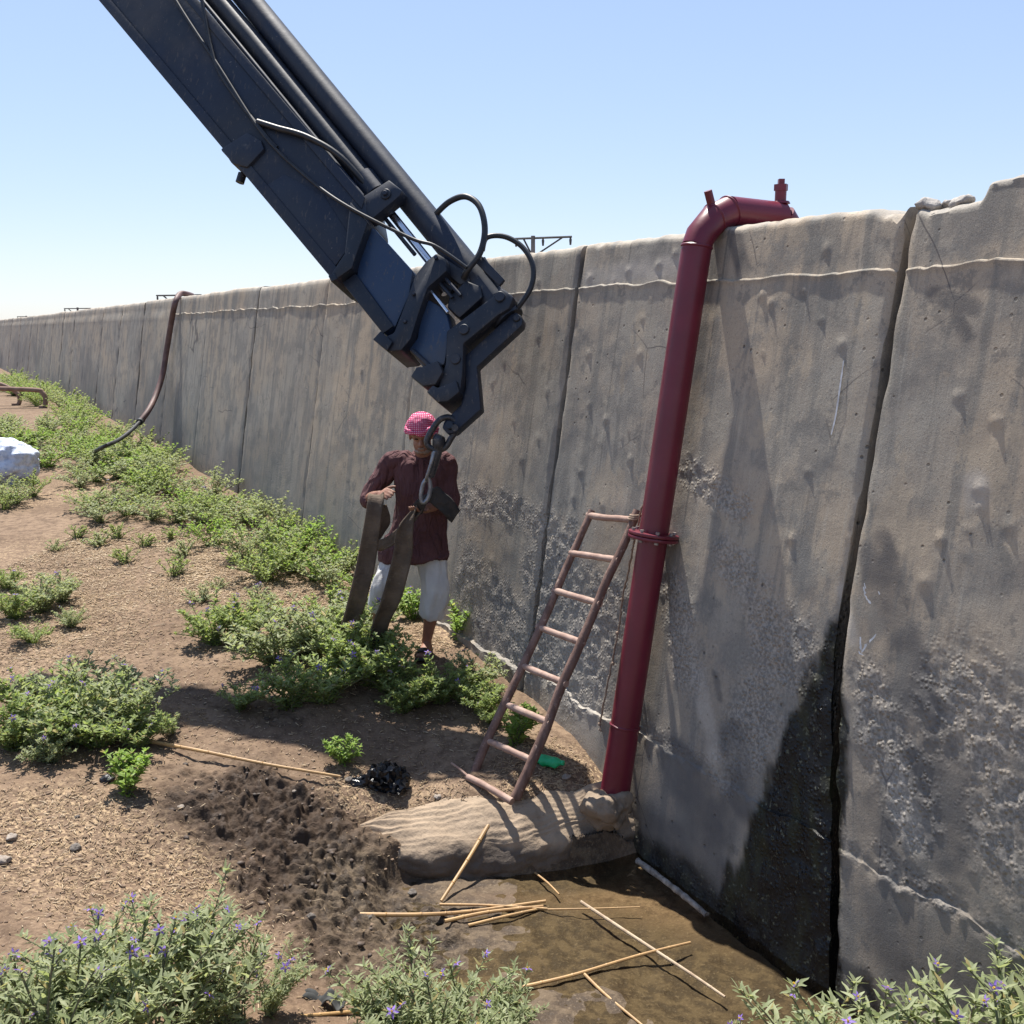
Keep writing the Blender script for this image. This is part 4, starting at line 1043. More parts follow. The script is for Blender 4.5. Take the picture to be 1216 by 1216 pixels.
for an in (anL, anR):
    bm = bmesh.new(); toe = an + Vector((-.033, -.22, -.078)); heel = an + Vector((0, .06, -.078))
    add_tube(bm, [heel, an + Vector((-.01, -.05, -.078)), an + Vector((-.02, -.13, -.078)), toe], [(.040, .012), (.046, .012), (.054, .012), (.036, .011)], 14, side=(1, 0, 0))
    add_tube(bm, [an + Vector((-.07, -.13, -.07)), an + Vector((-.04, -.135, -.03)), an + Vector((0, -.135, -.028)), an + Vector((.033, -.13, -.07))], [(.008, .03)] * 4, 10)
    me = bm_mesh(bm); mpart('sandal', me, shoe_m)

# ================================================================== PLANTS
def leafmat(name, c1, c2, tr):
    s = NT(name); v = s.obj()
    at = s.n('ShaderNodeAttribute', attribute_name='tint')
    c = s.mix(at.outputs['Fac'], c1, c2)
    c = s.mix(s.map(at.outputs['Fac'], .95, .99, 0, .9), c, (.42, .33, .14))
    b = s.bsdf(c, .55, 0, .35)
    t = s.n('ShaderNodeBsdfTranslucent'); s.l(s.mix(.5, c, tr, 'MIX'), t.inputs[0])
    m = s.n('ShaderNodeMixShader'); m.inputs[0].default_value = .48
    s.l(b.outputs[0], m.inputs[1]); s.l(t.outputs[0], m.inputs[2]); return s.done(m.outputs[0])
LM = {'silver': leafmat('silver_leaf', (.20, .245, .115), (.40, .43, .26), (.42, .48, .13)),
      'green': leafmat('green_leaf', (.155, .215, .062), (.33, .39, .165), (.38, .48, .08)),
      'bright': leafmat('bright_leaf', (.17, .27, .05), (.29, .40, .10), (.36, .54, .07))}
stem_m = pm('plant_stem', (.10, .12, .06), (.15, .13, .08), 20, .8)
s = NT('violet_petal'); b = s.bsdf((.27, .17, .58), .6, 0, .3); t = s.n('ShaderNodeBsdfTranslucent'); t.inputs[0].default_value = (.38, .25, .70, 1)
m = s.n('ShaderNodeMixShader'); m.inputs[0].default_value = .35; s.l(b.outputs[0], m.inputs[1]); s.l(t.outputs[0], m.inputs[2]); petal_m = s.done(m.outputs[0])
anther_m = pm('yellow_anther', (.62, .40, .03), (.7, .48, .05), 20, .6)
def flower_mesh():
    bm = bmesh.new(); rg = []
    ce = bm.verts.new((0, 0, .0))
    n = 5
    for k in range(n):
        a = k * 2 * math.pi / n
        q = [bm.verts.new((math.cos(a + d) * r, math.sin(a + d) * r, z)) for d, r, z in ((-.5, .40, .05), (-.22, .75, .03), (0, 1.05, -.12), (.22, .75, .03), (.5, .40, .05))]
        bm.faces.new([ce] + q)
    fl = len(bm.faces)
    for k in range(5):
        a = k * 2 * math.pi / 5 + .3
        add_tube(bm, [(math.cos(a) * .07, math.sin(a) * .07, 0), (math.cos(a) * .12, math.sin(a) * .12, .38)], [.07, .035], 5)
    me = bpy.data.meshes.new('flower'); bm.to_mesh(me); bm.free()
    me.materials.append(petal_m); me.materials.append(anther_m)
    for i, p in enumerate(me.polygons): p.material_index = 0 if i < fl else 1
    return me
FLOWER = flower_mesh()
def plant_proto(seed, kind, h, spread, stems, leaf, wid, dens, arch=.5, upr=.6):
    r = random.Random(seed); V = []; Fc = []; T = []
    bm = bmesh.new(); tips = []
    def leaf_at(p, d, L, w, roll, tint):
        d = d.normalized(); sd = d.cross(Vector((0, 0, 1)))
        if sd.length < .1: sd = Vector((1, 0, 0))
        sd.normalize(); up_ = sd.cross(d); sd = (sd * math.cos(roll) + up_ * math.sin(roll)).normalized()
        b0 = len(V); drop = r.uniform(.15, .75) * arch; wav = r.uniform(-.12, .12)
        for i, (t, ww) in enumerate(((0, .22), (.28, .95), (.58, .85), (.85, .42), (1, .04))):
            c = p + d * (L * t) - Vector((0, 0, 1)) * (L * drop * t * t) + sd * (wav * L * math.sin(t * 5))
            nn = up_ * (.18 * w * (1 if i in (1, 2) else .4))
            V.extend([c - sd * (w * ww) + nn, c, c + sd * (w * ww) + nn]); T.extend([tint] * 3)
        for i in range(4):
            a = b0 + i * 3
            Fc.extend([(a, a + 1, a + 4, a + 3), (a + 1, a + 2, a + 5, a + 4)])
    for k in range(stems):
        az = r.uniform(0, 6.283); lean = r.uniform(.01, 1.0) ** .5
        top = Vector((math.cos(az) * spread * lean, math.sin(az) * spread * lean, h * r.uniform(.6, 1.0) * (1 - .55 * lean * lean)))
        p0 = Vector((math.cos(az) * .03 * r.random(), math.sin(az) * .03 * r.random(), -.03)); mid_ = p0.lerp(top, .5) + Vector((-math.cos(az) * .08 * spread, -math.sin(az) * .08 * spread, h * .10 * upr))
        main = catmull([p0, mid_, top], 7)
        branches = [(main, .0042)]
        for b_ in range(r.randint(2, 4)):
            q = main[r.randint(4, len(main) - 3)]; a2 = az + r.uniform(-1.6, 1.6); L = h * r.uniform(.22, .42)
            e = q + Vector((math.cos(a2) * L * .7, math.sin(a2) * L * .7, L * r.uniform(.35, .95)))
            branches.append((catmull([q, q.lerp(e, .5) + Vector((0, 0, .05 * L)), e], 5), .0026))
        for pts, rad in branches:
            add_tube(bm, pts[::2] if len(pts) > 8 else pts, [rad * (1.1 - .6 * i / max(1, len(pts) - 1)) for i in range(len(pts[::2] if len(pts) > 8 else pts))], 4, cap=False)
            tips.append(pts[-1])
            ln = sum((pts[i + 1] - pts[i]).length for i in range(len(pts) - 1)); nl = max(5, int(ln * dens)); ph = r.uniform(0, 6)
            for i in range(nl):
                t = (.05 + .95 * (i + r.random()) / nl) * (len(pts) - 1); i0 = min(int(t), len(pts) - 2)
                p = pts[i0].lerp(pts[i0 + 1], t - i0); ax_ = (pts[i0 + 1] - pts[i0]).normalized()
                ph += 2.4 + r.uniform(-.4, .4)
                o = Vector((math.cos(ph), math.sin(ph), r.uniform(.05, .6))); o = (o + ax_ * .55).normalized()
                sz = r.uniform(.55, 1.1) * (1.05 - .45 * t / (len(pts) - 1))
                leaf_at(p, o, leaf * sz, wid * sz, r.uniform(-.7, .7), min(1, max(0, r.gauss(.45, .28))))
            for i in range(5):
                ph += 2.4; leaf_at(pts[-1], Vector((math.cos(ph) * .7, math.sin(ph) * .7, .8)), leaf * r.uniform(.35, .6), wid * .6, r.uniform(-.5, .5), min(1, max(0, r.gauss(.6, .25))))
    me = bpy.data.meshes.new('foliage'); me.from_pydata([tuple(v) for v in V], [], Fc); me.update()
    a = me.attributes.new('tint', 'FLOAT', 'POINT'); a.data.foreach_set('value', np.array(T, np.float32))
    me.materials.append(LM[kind]); me.polygons.foreach_set('use_smooth', [True] * len(me.polygons))
    sm = bm_mesh(bm, 'stems'); sm.materials.append(stem_m)
    r.shuffle(tips)
    return me, sm, tips
PROTO = {'fore': [plant_proto(1 + i, 'silver', .50, .30, 14, .085, .0086, 95) for i in range(3)],
         'sprig': [plant_proto(11, 'silver', .42, .05, 3, .06, .009, 70)],
         'mid': [plant_proto(21 + i, 'silver' if i % 2 else 'green', .40, .36, 20, .085, .0125, 80) for i in range(4)],
         'midg': [plant_proto(31 + i, 'green', .40, .34, 19, .085, .013, 80) for i in range(2)],
         'young': [plant_proto(41 + i, 'bright', .26, .14, 9, .080, .0125, 95, .7) for i in range(2)],
         'low': [plant_proto(51 + i, 'green' if i else 'silver', .20, .24, 12, .055, .009, 85) for i in range(2)],
         'far': [plant_proto(61 + i, 'green' if i % 2 else 'silver', .50, .52, 20, .085, .015, 36) for i in range(4)],
         'farb': [plant_proto(71 + i, 'bright', .45, .48, 18, .085, .015, 36) for i in range(2)]}
CNT = {}
def put(kind, x, y, scale, label, group, nflow=0, at=None, sz=None, name='flowering_shrub', cat='shrub'):
    i = CNT.get(kind, 0); CNT[kind] = i + 1
    L = PROTO[kind]; fol, stm, tips = L[i % len(L)]
    p = Vector(at) if at else on_ground(x, y)
    if at: p.z = gh(p.x, p.y)
    r = random.Random(zlib.crc32(f'{kind} {x:.2f} {y:.2f}'.encode()))
    root = empty(name, p, r.uniform(0, 6.283)); sc = scale * r.uniform(.92, 1.08); root.scale = (sc, sc, sc * (sz or 1))
    tag(root, label, cat, group)
    o = bpy.data.objects.new('foliage', fol); COL.objects.link(o); o.parent = root; o['kind'] = 'stuff'
    o = bpy.data.objects.new('stems', stm); COL.objects.link(o); o.parent = root; o['kind'] = 'stuff'
    tp = sorted(tips, key=lambda q: -q.z)[:max(1, nflow * 2)]; r.shuffle(tp)
    for q in tp[:nflow]:
        f = bpy.data.objects.new('flower', FLOWER); COL.objects.link(f); f.parent = root
        f.location = q + Vector((0, 0, .012)); fs = r.uniform(.017, .025) / max(.6, min(1.4, sc)); f.scale = (fs, fs, fs)
        f.rotation_euler = (r.uniform(-1.2, 1.2), r.uniform(-1.2, 1.2), r.uniform(0, 6))
    return root
# foreground
A_ = 'silvery leaved shrub full of violet star flowers beside dry straw litter'
for x, y, sc in [(30, 1250, .85), (95, 1262, .95), (160, 1250, 1.0), (225, 1240, .95), (120, 1200, .75), (285, 1225, .75), (190, 1285, .95), (60, 1300, 1.0), (320, 1205, .5)]:
    put('fore', x, y, sc, A_, 'violet flowered shrubs at the near edge of the bare ground', 7)
B_ = 'pale silvery shrub on the wet mud edge with few flowers'
for x, y, sc in [(500, 1250, .85), (548, 1262, .85), (455, 1262, .6), (590, 1280, .75), (520, 1290, .9)]: put('fore', x, y, sc, B_, 'silvery shrubs on the wet mud edge', 2)
put('sprig', 878, 1262, .62, 'single upright flowering sprig standing in the pool margin', None, 3)
C2 = 'tall silvery shrub with violet flowers against the foot of the concrete wall'
for q, sc in [((1.13, 2.95, 0), 1.2), ((1.38, 2.9, 0), 1.25), ((1.62, 2.98, 0), 1.38), ((1.75, 3.12, 0), 1.36), ((1.02, 2.72, 0), 1.25), ((1.25, 2.62, 0), 1.3), ((1.5, 2.65, 0), 1.35), ((.92, 2.95, 0), .7)]:
    put('fore', int(q[0] * 100), int(q[1] * 100), sc, C2, 'silvery shrubs at the wall foot', 4, at=q)
# middle ground
G1 = 'grey green shrub with violet flowers left of the churned mud'
for x, y, sc in [(45, 868, .85), (85, 885, .9), (120, 888, .95), (150, 868, .9), (20, 890, .7), (100, 850, .95), (165, 890, .55), (60, 905, .5)]: put('mid', x, y, sc, G1, 'shrubs left of the churned mud', 3)
put('young', 150, 946, .95, 'small bright green seedling beside a dark stone', None, 0, name='green_seedling', cat='plant')
put('low', 205, 872, .5, 'tiny grey green weed at the start of the long reed', None, 0, name='low_weed', cat='weed')
put('young', 408, 908, .72, 'small pale green seedling near the black bag', None, 0, name='green_seedling', cat='plant')
G2 = 'leafy shrub with violet flowers in the clump in front of the man'
for i, (x, y, sc) in enumerate([(255, 765, .8), (290, 760, .8), (330, 790, .95), (345, 845, .72), (385, 835, .85), (370, 780, 1.0), (415, 800, 1.1), (440, 815, .95), (310, 735, .65), (395, 755, .85), (285, 842, .45), (430, 760, .85)]):
    put('mid' if i % 3 else 'midg', x, y, sc, G2, 'shrub clump in front of the man', 3)
G3 = 'dark green leafy shrub growing in the shade of the man and crane'
for x, y, sc in [(462, 826, .8), (495, 838, .72), (525, 836, .68), (548, 836, .55), (480, 846, .55)]: put('midg', x, y, sc, G3, 'shaded shrubs at the man\'s feet', 1)
G4 = 'pale green shrub between the shaded clump and the wall'
for x, y, sc in [(572, 848, .6), (566, 815, .62), (583, 862, .4)]: put('mid', x, y, sc, G4, 'shrubs between shade and wall', 1)
put('young', 612, 882, 1.05, 'bright green bushy seedling behind the ladder against the wall', None, 0, name='green_seedling', cat='plant')
G5 = 'bright green plant growing behind the man against the wall'
for x, y, sc in [(490, 735, .9), (545, 757, 1.15), (552, 735, 1.0), (475, 725, .8)]: put('young', x, y, sc, G5, 'bright plants behind the man', 1, name='bright_plant', cat='plant')
put('sprig', 556, 742, .75, 'thin sprig with one violet flower against the wall behind the man', None, 1)
G6 = 'sparse greyish shrub on the open dirt beside the straw patch'
for x, y, sc in [(50, 728, .75), (20, 735, .7), (75, 715, .6), (40, 765, .45), (85, 745, .4), (10, 700, .5)]: put('mid', x, y, sc, G6, 'sparse shrubs on the open dirt', 1)
G7 = 'small low weed scattered over the straw covered dirt'
for x, y, sc in [(205, 685, .9), (220, 660, .8), (150, 670, .8), (120, 650, .9), (90, 640, .7), (240, 715, .7), (170, 650, .7), (65, 655, .6), (140, 640, .8), (260, 700, .5), (205, 640, .7)]: put('low', x, y, sc, G7, 'low weeds on the straw', 0, name='low_weed', cat='weed')
G8 = 'dense green shrub in the patch along the wall behind the clump'
for i, (x, y, sc) in enumerate([(290, 665, .85), (320, 660, .95), (345, 680, .9), (375, 690, .9), (395, 700, .85), (360, 655, .95), (410, 680, .9), (395, 660, .95), (330, 635, .85), (425, 712, .7), (310, 685, .7)]): put('farb' if i % 2 else 'far', x, y, sc * .82, G8, 'dense shrubs along the wall', 0)
G9 = 'grey green shrub in the low belt between wall and bare dirt'
for x, y in [(120, 620), (150, 612), (180, 618), (210, 622), (240, 625), (270, 628), (295, 622), (165, 595), (235, 605), (265, 605), (135, 600), (110, 608), (220, 590), (300, 610), (95, 580), (115, 572), (90, 565)]: put('far', x, y, .74, G9, 'low shrub belt beside the wall', 1, sz=.72)
G10 = 'green shrub in the far overgrown strip under the hose'
rr_ = random.Random(5)
for k in range(46):
    x = rr_.uniform(-10, 190); y = rr_.uniform(490, 560)
    lim = 478 + .40 * x
    if y < lim + 4: y = lim + rr_.uniform(4, 40)
    if x < 45 and 540 < y < 592 or (x < 75 and y < 502): continue
    put('farb' if k % 3 == 0 else 'far', x, y, .9, G10, 'far shrubs under the hose', 0, sz=.8)
G12 = 'green shrub growing tight against the wall foot beyond the hose'
for k in range(46):
    s_ = 8.5 + 30 * (k / 45) ** 1.2; q = WD * s_ + WP * (D0 - rr_.uniform(.2, .9)); put('farb' if k % 3 == 1 else 'far', k * 7, k, .62 + .012 * s_, G12 if s_ > 17 else 'green shrub growing tight against the wall foot between man and hose', 'shrubs tight against the wall', 0, at=q)
G11 = 'distant shrub beyond the rusty pipes along the wall'
for k in range(18):
    p = Vector((rr_.uniform(-19, -11.5), rr_.uniform(24, 42), 0))
    if p.dot(WP) > D0 - .6: p = p - WP * (p.dot(WP) - D0 + 1.0)
    put('farb' if k % 2 else 'far', k * 13, k, 1.0, G11, 'distant shrubs beyond the pipes', 0, at=p, sz=.6)
for x, y in [(5, 605), (20, 598), (40, 590), (0, 590)]: put('far', x, y, .6, 'small shrub at the foot of the pale sack', 'shrubs by the sack', 0)

# ================================================================== REEDS AND STICKS
s = NT('dry_reed'); v = s.obj()
c = s.mix(s.map(s.noise(s.scale(v, (1, 1, 1)), 9, 4), .35, .65), (.42, .26, .11), (.33, .20, .09))
c = s.mix(s.map(s.noise(v, 45, 4, .6), .6, .72, 0, .7), c, (.22, .13, .07))
reed_m = s.done(s.bsdf(c, .5, 0, .4).outputs[0])
pale_reed = pm('bleached_reed', (.40, .31, .21), (.28, .20, .13), 22, .6)
def reed(pts, r, label, mat=reed_m, lift=.0, knots=True, name='reed', ends=None):
    P = [on_z(x, y, z) for x, y, z in pts]
    C = catmull(P, 10); a = C[0]
    root = tag(empty(name, a), label, 'reed')
    n = len(C); bm = bmesh.new()
    add_tube(bm, C, [r * (1 - .35 * i / n) for i in range(n)], 9); part('stalk', bm, mat, root)
    L = sum((C[i + 1] - C[i]).length for i in range(n - 1)); nk_ = int(L / .16)
    for k in range(1, nk_ + 1):
        i = min(n - 2, int(k * n / (nk_ + 1))); d = (C[i + 1] - C[i]).normalized(); rr = r * (1 - .35 * i / n)
        bm = bmesh.new(); add_tube(bm, [C[i] - d * .006, C[i], C[i] + d * .006], [rr * .95, rr * 1.22, rr * .95], 9, cap=False); part('node', bm, mat, root)
    return root
reed([(166, 878, -.045), (240, 892, -.06), (320, 908, -.10), (404, 922, -.165)], .0105, 'long tan reed lying across dark soil toward the black bag')
reed([(580, 980, -.33), (555, 1022, -.43), (524, 1070, -.53)], .0115, 'thick tan reed propped on the mortar bank, its end in the mud')
reed([(424, 1086, -.475), (500, 1086, -.50), (560, 1082, -.53), (648, 1070, -.545)], .011, 'tan reed lying level in the mud, longest of the bundle by the bank')
reed([(522, 1074, -.515), (580, 1075, -.53), (650, 1079, -.54)], .007, 'thin straight reed on top of the bundle by the bank')
reed([(528, 1094, -.515), (580, 1083, -.525), (645, 1076, -.54)], .010, 'split reed fanning out at the middle of the bundle by the bank')
reed([(556, 1099, -.53), (600, 1088, -.535), (645, 1078, -.545)], .008, 'dark edged reed lowest in the bundle by the bank')
reed([(640, 1080, -.546), (700, 1079, -.546), (760, 1077, -.546)], .0045, 'thin yellow reed floating level in the pool')
reed([(690, 1071, -.546), (760, 1117, -.546), (820, 1156, -.546), (861, 1184, -.546)], .0085, 'long bleached reed slanting across the pool', pale_reed)
reed([(616, 1173, -.535), (680, 1158, -.535), (760, 1134, -.542), (820, 1119, -.546)], .0085, 'reddish tan reed crossing under the bleached one in the pool')
reed([(694, 1157, -.542), (720, 1182, -.542), (768, 1222, -.546)], .0075, 'brown half sunken reed at the shallow end of the pool')
reed([(300, 1212, -.30), (380, 1205, -.38), (470, 1196, -.46)], .009, 'tan reed lying among the silvery shrubs on the mud edge')
reed([(632, 1034, -.55), (650, 1048, -.55), (664, 1062, -.55)], .006, 'short brown reed stub in the water by the bank')
bm = bmesh.new()
P = [on_z(x, y, z) for x, y, z in [(790, 1012, -.53), (815, 1035, -.53), (845, 1060, -.535), (864, 1078, -.545)]]
C = catmull([p - WP * (max(0, p.dot(WP) - (D0 + BAT * p.z - .075))) for p in P], 6); add_tube(bm, C, [(.012 + .006 * random.random()) for _ in C], 10)
o = tag(empty('weathered_stake', C[0]), 'pale grey weathered stake lying along the wall at the waterline', 'stake'); part('shaft', bm, pm('weathered_grey_wood', (.16, .135, .115), (.34, .30, .26), 30, .9, .012, 60), o)

# ================================================================== SMALL THINGS ON THE GROUND
def thing_mesh(name, me, mat, loc, label, cat, group=None, rz=0):
    o = link(name, me, mat); o.location = loc; o.rotation_euler = (0, 0, rz); tag(o, label, cat, group); return o
blackbag = pm('black_polythene', (.006, .006, .007), (.012, .012, .014), 14, .22, .004, 50)
bm = bmesh.new(); add_ell(bm, (0, 0, .05), (.12, .085, .075), sub=4); add_ell(bm, (-.13, .0, .03), (.07, .04, .03), sub=3); add_ell(bm, (.07, -.05, .03), (.05, .07, .04), sub=3)
rb = random.Random(4)
for vv in bm.verts: vv.co = Vector((vv.co.x * (1 + rb.uniform(-.16, .12)), vv.co.y * (1 + rb.uniform(-.2, .2)), .005 + vv.co.z * (1 + rb.uniform(-.34, .22))))
me = bm_mesh(bm)
p = on_ground(460, 934); thing_mesh('plastic_bag', me, blackbag, p - Vector((0, 0, .015)), 'crumpled black plastic bag lying on the dirt', 'bag').data.polygons.foreach_set('use_smooth', [False] * len(me.polygons))
s = NT('green_polythene'); v = s.obj(); b = s.bsdf(s.mix(s.map(s.noise(v, 20, 3), .4, .6), (.03, .55, .24), (.05, .65, .32)), .25, 0, .5)
t = s.n('ShaderNodeBsdfTranslucent'); t.inputs[0].default_value = (.03, .62, .25, 1); m = s.n('ShaderNodeMixShader'); m.inputs[0].default_value = .4; s.l(b.outputs[0], m.inputs[1]); s.l(t.outputs[0], m.inputs[2]); gpm = s.done(m.outputs[0])
p = on_ground(651, 912)
gb = tag(empty('green_bottle', p, -.5), 'crushed bright green plastic bottle lying by the wall behind the ladder', 'bottle')
bm = bmesh.new(); add_tube(bm, catmull([(-.075, 0, .035), (-.04, 0, .036), (.03, .004, .034), (.055, .006, .036), (.075, .008, .038)], 5), [(.030, .03), (.036, .030), (.037, .026), (.035, .028), (.022, .02), (.012, .012)], 18); me = bm_mesh(bm)
displace(me, lambda q: .008 * fbm(q[:, 0] * 40, q[:, 1] * 30, q[:, 2] * 30, oct=3, seed=2)); o = link('body', me, gpm, gb)
bm = bmesh.new(); add_tube(bm, [(.073, .008, .038), (.092, .010, .039)], .014, 12); link('cap', bm_mesh(bm), gpm, gb)
stone_a = pm('grey_stone', (.11, .095, .083), (.17, .15, .13), 12, .9, .008, 60); stone_b = pm('pale_stone', (.24, .20, .165), (.31, .27, .23), 12, .9, .006, 60); stone_d = pm('dark_wet_stone', (.02, .02, .024), (.04, .04, .045), 12, .35, .006, 40)
SM = [lump_mesh((.05, .042, .032), 60 + i, .45, 3) for i in range(5)]
for i, (x, y, sc, mt, lb) in enumerate([(128, 930, 1.0, stone_d, 'dark rounded stone beside the small green seedling'), (90, 1010, .8, stone_a, 'grey rounded stone on bare straw littered soil'), (4, 1026, .9, stone_b, 'pale pinkish stone on bare soil near violet shrubs'),
                                    (14, 998, .8, stone_b, 'flat pale stone half sunk in the bare soil'), (92, 975, .35, stone_a, 'tiny grey pebble alone on the bare soil'), (415, 929, .7, stone_a, 'grey stone at the tip of the long reed'), (672, 925, .75, stone_b, 'flat tan stone near the green bottle'),
                                    (520, 950, .6, stone_b, 'pale stone in front of the ladder feet beside the bank'), (350, 943, .35, stone_b, 'small white pebble above the churned mud'), (370, 1093, .5, stone_a, 'small stone in the mud below the reed bundle'),
                                    (490, 1063, .7, stone_a, 'round stone in the wet mud beside the bank'), (438, 1090, .45, stone_a, 'brown stone touching the reed bundle end'), (215, 960, .5, stone_b, 'pale flat stone at the rim of the churned mud'), (325, 830, .6, stone_a, 'grey stone under the shrub clump'), (160, 797, .4, stone_b, 'small stone on the open dirt track')]):
    p = on_ground(x, y); o = link('stone', SM[i % 5].copy(), None); o.data.materials.clear(); o.data.materials.append(mt); o.location = p + Vector((0, 0, .012 * sc)); o.scale = (sc * .72, sc * .72, sc * .62); o.rotation_euler = (0, 0, i * 1.7); tag(o, lb, 'stone')
# dark scrap of cloth at the near mud edge
rag = pm('grey_rag', (.03, .032, .032), (.06, .06, .06), 12, .85)
G = np.zeros((18, 10, 3))
for i in range(18):
    for j in range(10):
        G[i, j] = ((i / 17 - .5) * .17, (j / 9 - .5) * .06, .02 + .02 * math.sin(i * .7) + .015 * float(vnoise(i * .4, j * .5, seed=5)))
me = grid_mesh(G); ob = bpy.data.objects.new('tmp', me); COL.objects.link(ob); me = realize(ob, [('SOLIDIFY', dict(thickness=.006, offset=0))])
p = on_ground(384, 1192); thing_mesh('cloth_scrap', me, rag, p, 'dark grey scrap of cloth on the mud near the violet shrubs', 'cloth', rz=-.2)
# pale sack at the left
sack_m = pm('woven_sack', (.50, .55, .66), (.62, .65, .72), 5, .7, .006, 40, c3=(.30, .36, .50), c3amt=.9)
bm = bmesh.new(); add_ell(bm, (0, 0, .25), (.46, .34, .33), sub=5); add_ell(bm, (-.28, 0, .18), (.36, .32, .26), sub=4); me = voxel(bm, .02, 3)
displace(me, lambda q: .06 * (np.abs(fbm(q[:, 0] * 3.5, q[:, 1] * 3.5, q[:, 2] * 5, oct=3, seed=8)) - .35) + .014 * fbm(q[:, 0] * 14, q[:, 1] * 14, q[:, 2] * 14, oct=3, seed=3))
p = on_ground(6, 574); thing_mesh('full_sack', me, sack_m, p, 'full bluish white woven sack slumped on the ground', 'sack', rz=.2)
# rusty bent pipes at the far left
rust = pm('rusty_pipe', (.17, .10, .07), (.24, .16, .12), 6, .8, .004, 30)
for i, (pts, r, lb) in enumerate([([(-60, 460), (-20, 461), (40, 463), (50, 466), (54, 474), (53, 484), (51, 490)], .055, 'rusty bent pipe with a straight level run, in front of the thinner one'), ([(-30, 450), (0, 456), (15, 463), (22, 469), (23, 478), (18, 484)], .05, 'thin rusty bent pipe curving down behind the other pipe')]):
    Y = 24.0 + i * .9; P = catmull([on_y(x, y, Y) for x, y in pts], 6); P[-1].z = gh(P[-1].x, P[-1].y) - .05
    root = tag(empty('rusty_pipe', P[-1]), lb, 'pipe'); bm = bmesh.new(); add_tube(bm, P, r, 14); part('tube', bm, rust, root)
    a = P[-1]; bm = bmesh.new(); add_tube(bm, [a + Vector((0, 0, .02)), a + Vector((0, 0, .10))], r * 1.5, 14); part('foot', bm, rust, root)
# hose over the wall
hose_r = pm('reddish_hose', (.10, .055, .05), (.15, .085, .075), 10, .6); hose_b = pm('black_hose', (.018, .018, .02), (.03, .03, .032), 10, .5)
def hw(x, y, o): return on_wall(x, y, o)
P = [hw(228, 349.5, -.35), hw(222, 349.5, -.15), hw(214, 350.5, -.02), hw(208, 360, .09), hw(203, 385, .09), hw(198, 415, .10), hw(193, 445, .14), hw(185, 470, .25), hw(176, 488, .40), hw(167, 500, .52)]
P[0].z = WTOP + .05; P[1].z = WTOP + .055; P[2].z = WTOP + .05
Q = [hw(167, 500, .52), hw(155, 512, .75), hw(140, 523, 1.0), hw(124, 530, 1.25), on_ground(100, 546) + Vector((0, 0, .03)), on_ground(92, 549)]
hz = tag(empty('water_hose', Q[-1]), 'long sagging hose thrown over the wall into the shrubs', 'hose')
bm = bmesh.new(); add_tube(bm, catmull(P, 6), .044, 12); o = part('upper_hose', bm, hose_r, hz); o['label'] = 'thick reddish upper length'
bm = bmesh.new(); add_tube(bm, catmull(Q, 6), .028, 12); o = part('lower_hose', bm, hose_b, hz); o['label'] = 'thinner black lower length'
bm = bmesh.new(); d = (Q[1] - Q[0]).normalized(); add_tube(bm, [Q[0] - d * .08, Q[0] + d * .08], .052, 12); part('coupling', bm, hose_b, hz)
# power poles beyond the wall
pole_w = pm('pole_concrete', (.16, .15, .14), (.22, .20, .19), 3, .9); iron = pm('pole_iron', (.06, .06, .06), (.09, .085, .08), 5, .7)
for i, (x, ytop, Y, arm, lb) in enumerate([(633, 280, 46, 1.5, 'nearest power pole with braced crossarm beyond the wall by the crane'), (212, 348.5, 60, 1.6, 'power pole showing above the wall beside the hose'), (92, 365, 95, 1.6, 'small distant power pole, second beyond the hose'), (31, 375, 130, 1.5, 'tiny power pole third beyond the hose'), (2, 379.5, 165, 1.5, 'farthest power pole where the wall runs out')]):
    tp = on_y(x, ytop, Y); root = tag(empty('power_pole', (tp.x, tp.y, gh(tp.x, tp.y))), lb, 'pole')
    bm = bmesh.new(); add_tube(bm, [(tp.x, tp.y, root.location.z - .3), tp], [.13, .09], 10); part('post', bm, pole_w, root)
    ad = Vector((.92, -.38, 0)).normalized(); sk = .62 if i == 0 else 0
    bm = bmesh.new(); a, b = tp - ad * (arm * (1 - sk * .7)) - Vector((0, 0, .1)), tp + ad * (arm * (1 + sk * .3)) - Vector((0, 0, .1)); add_tube(bm, [a, b], .05, 6); part('crossarm', bm, iron, root)
    for q in (a.lerp(b, .15), a.lerp(b, .85)):
        bm = bmesh.new(); add_tube(bm, [q, tp - Vector((0, 0, .9))], .04, 6); part('brace', bm, iron, root)
    for tt in (.02, .5, .98):
        q = a.lerp(b, tt); bm = bmesh.new(); add_tube(bm, [q, q - Vector((0, 0, .12)), q - Vector((0, 0, .34))], [.02, .06, .04], 8); part('insulator', bm, iron, root)

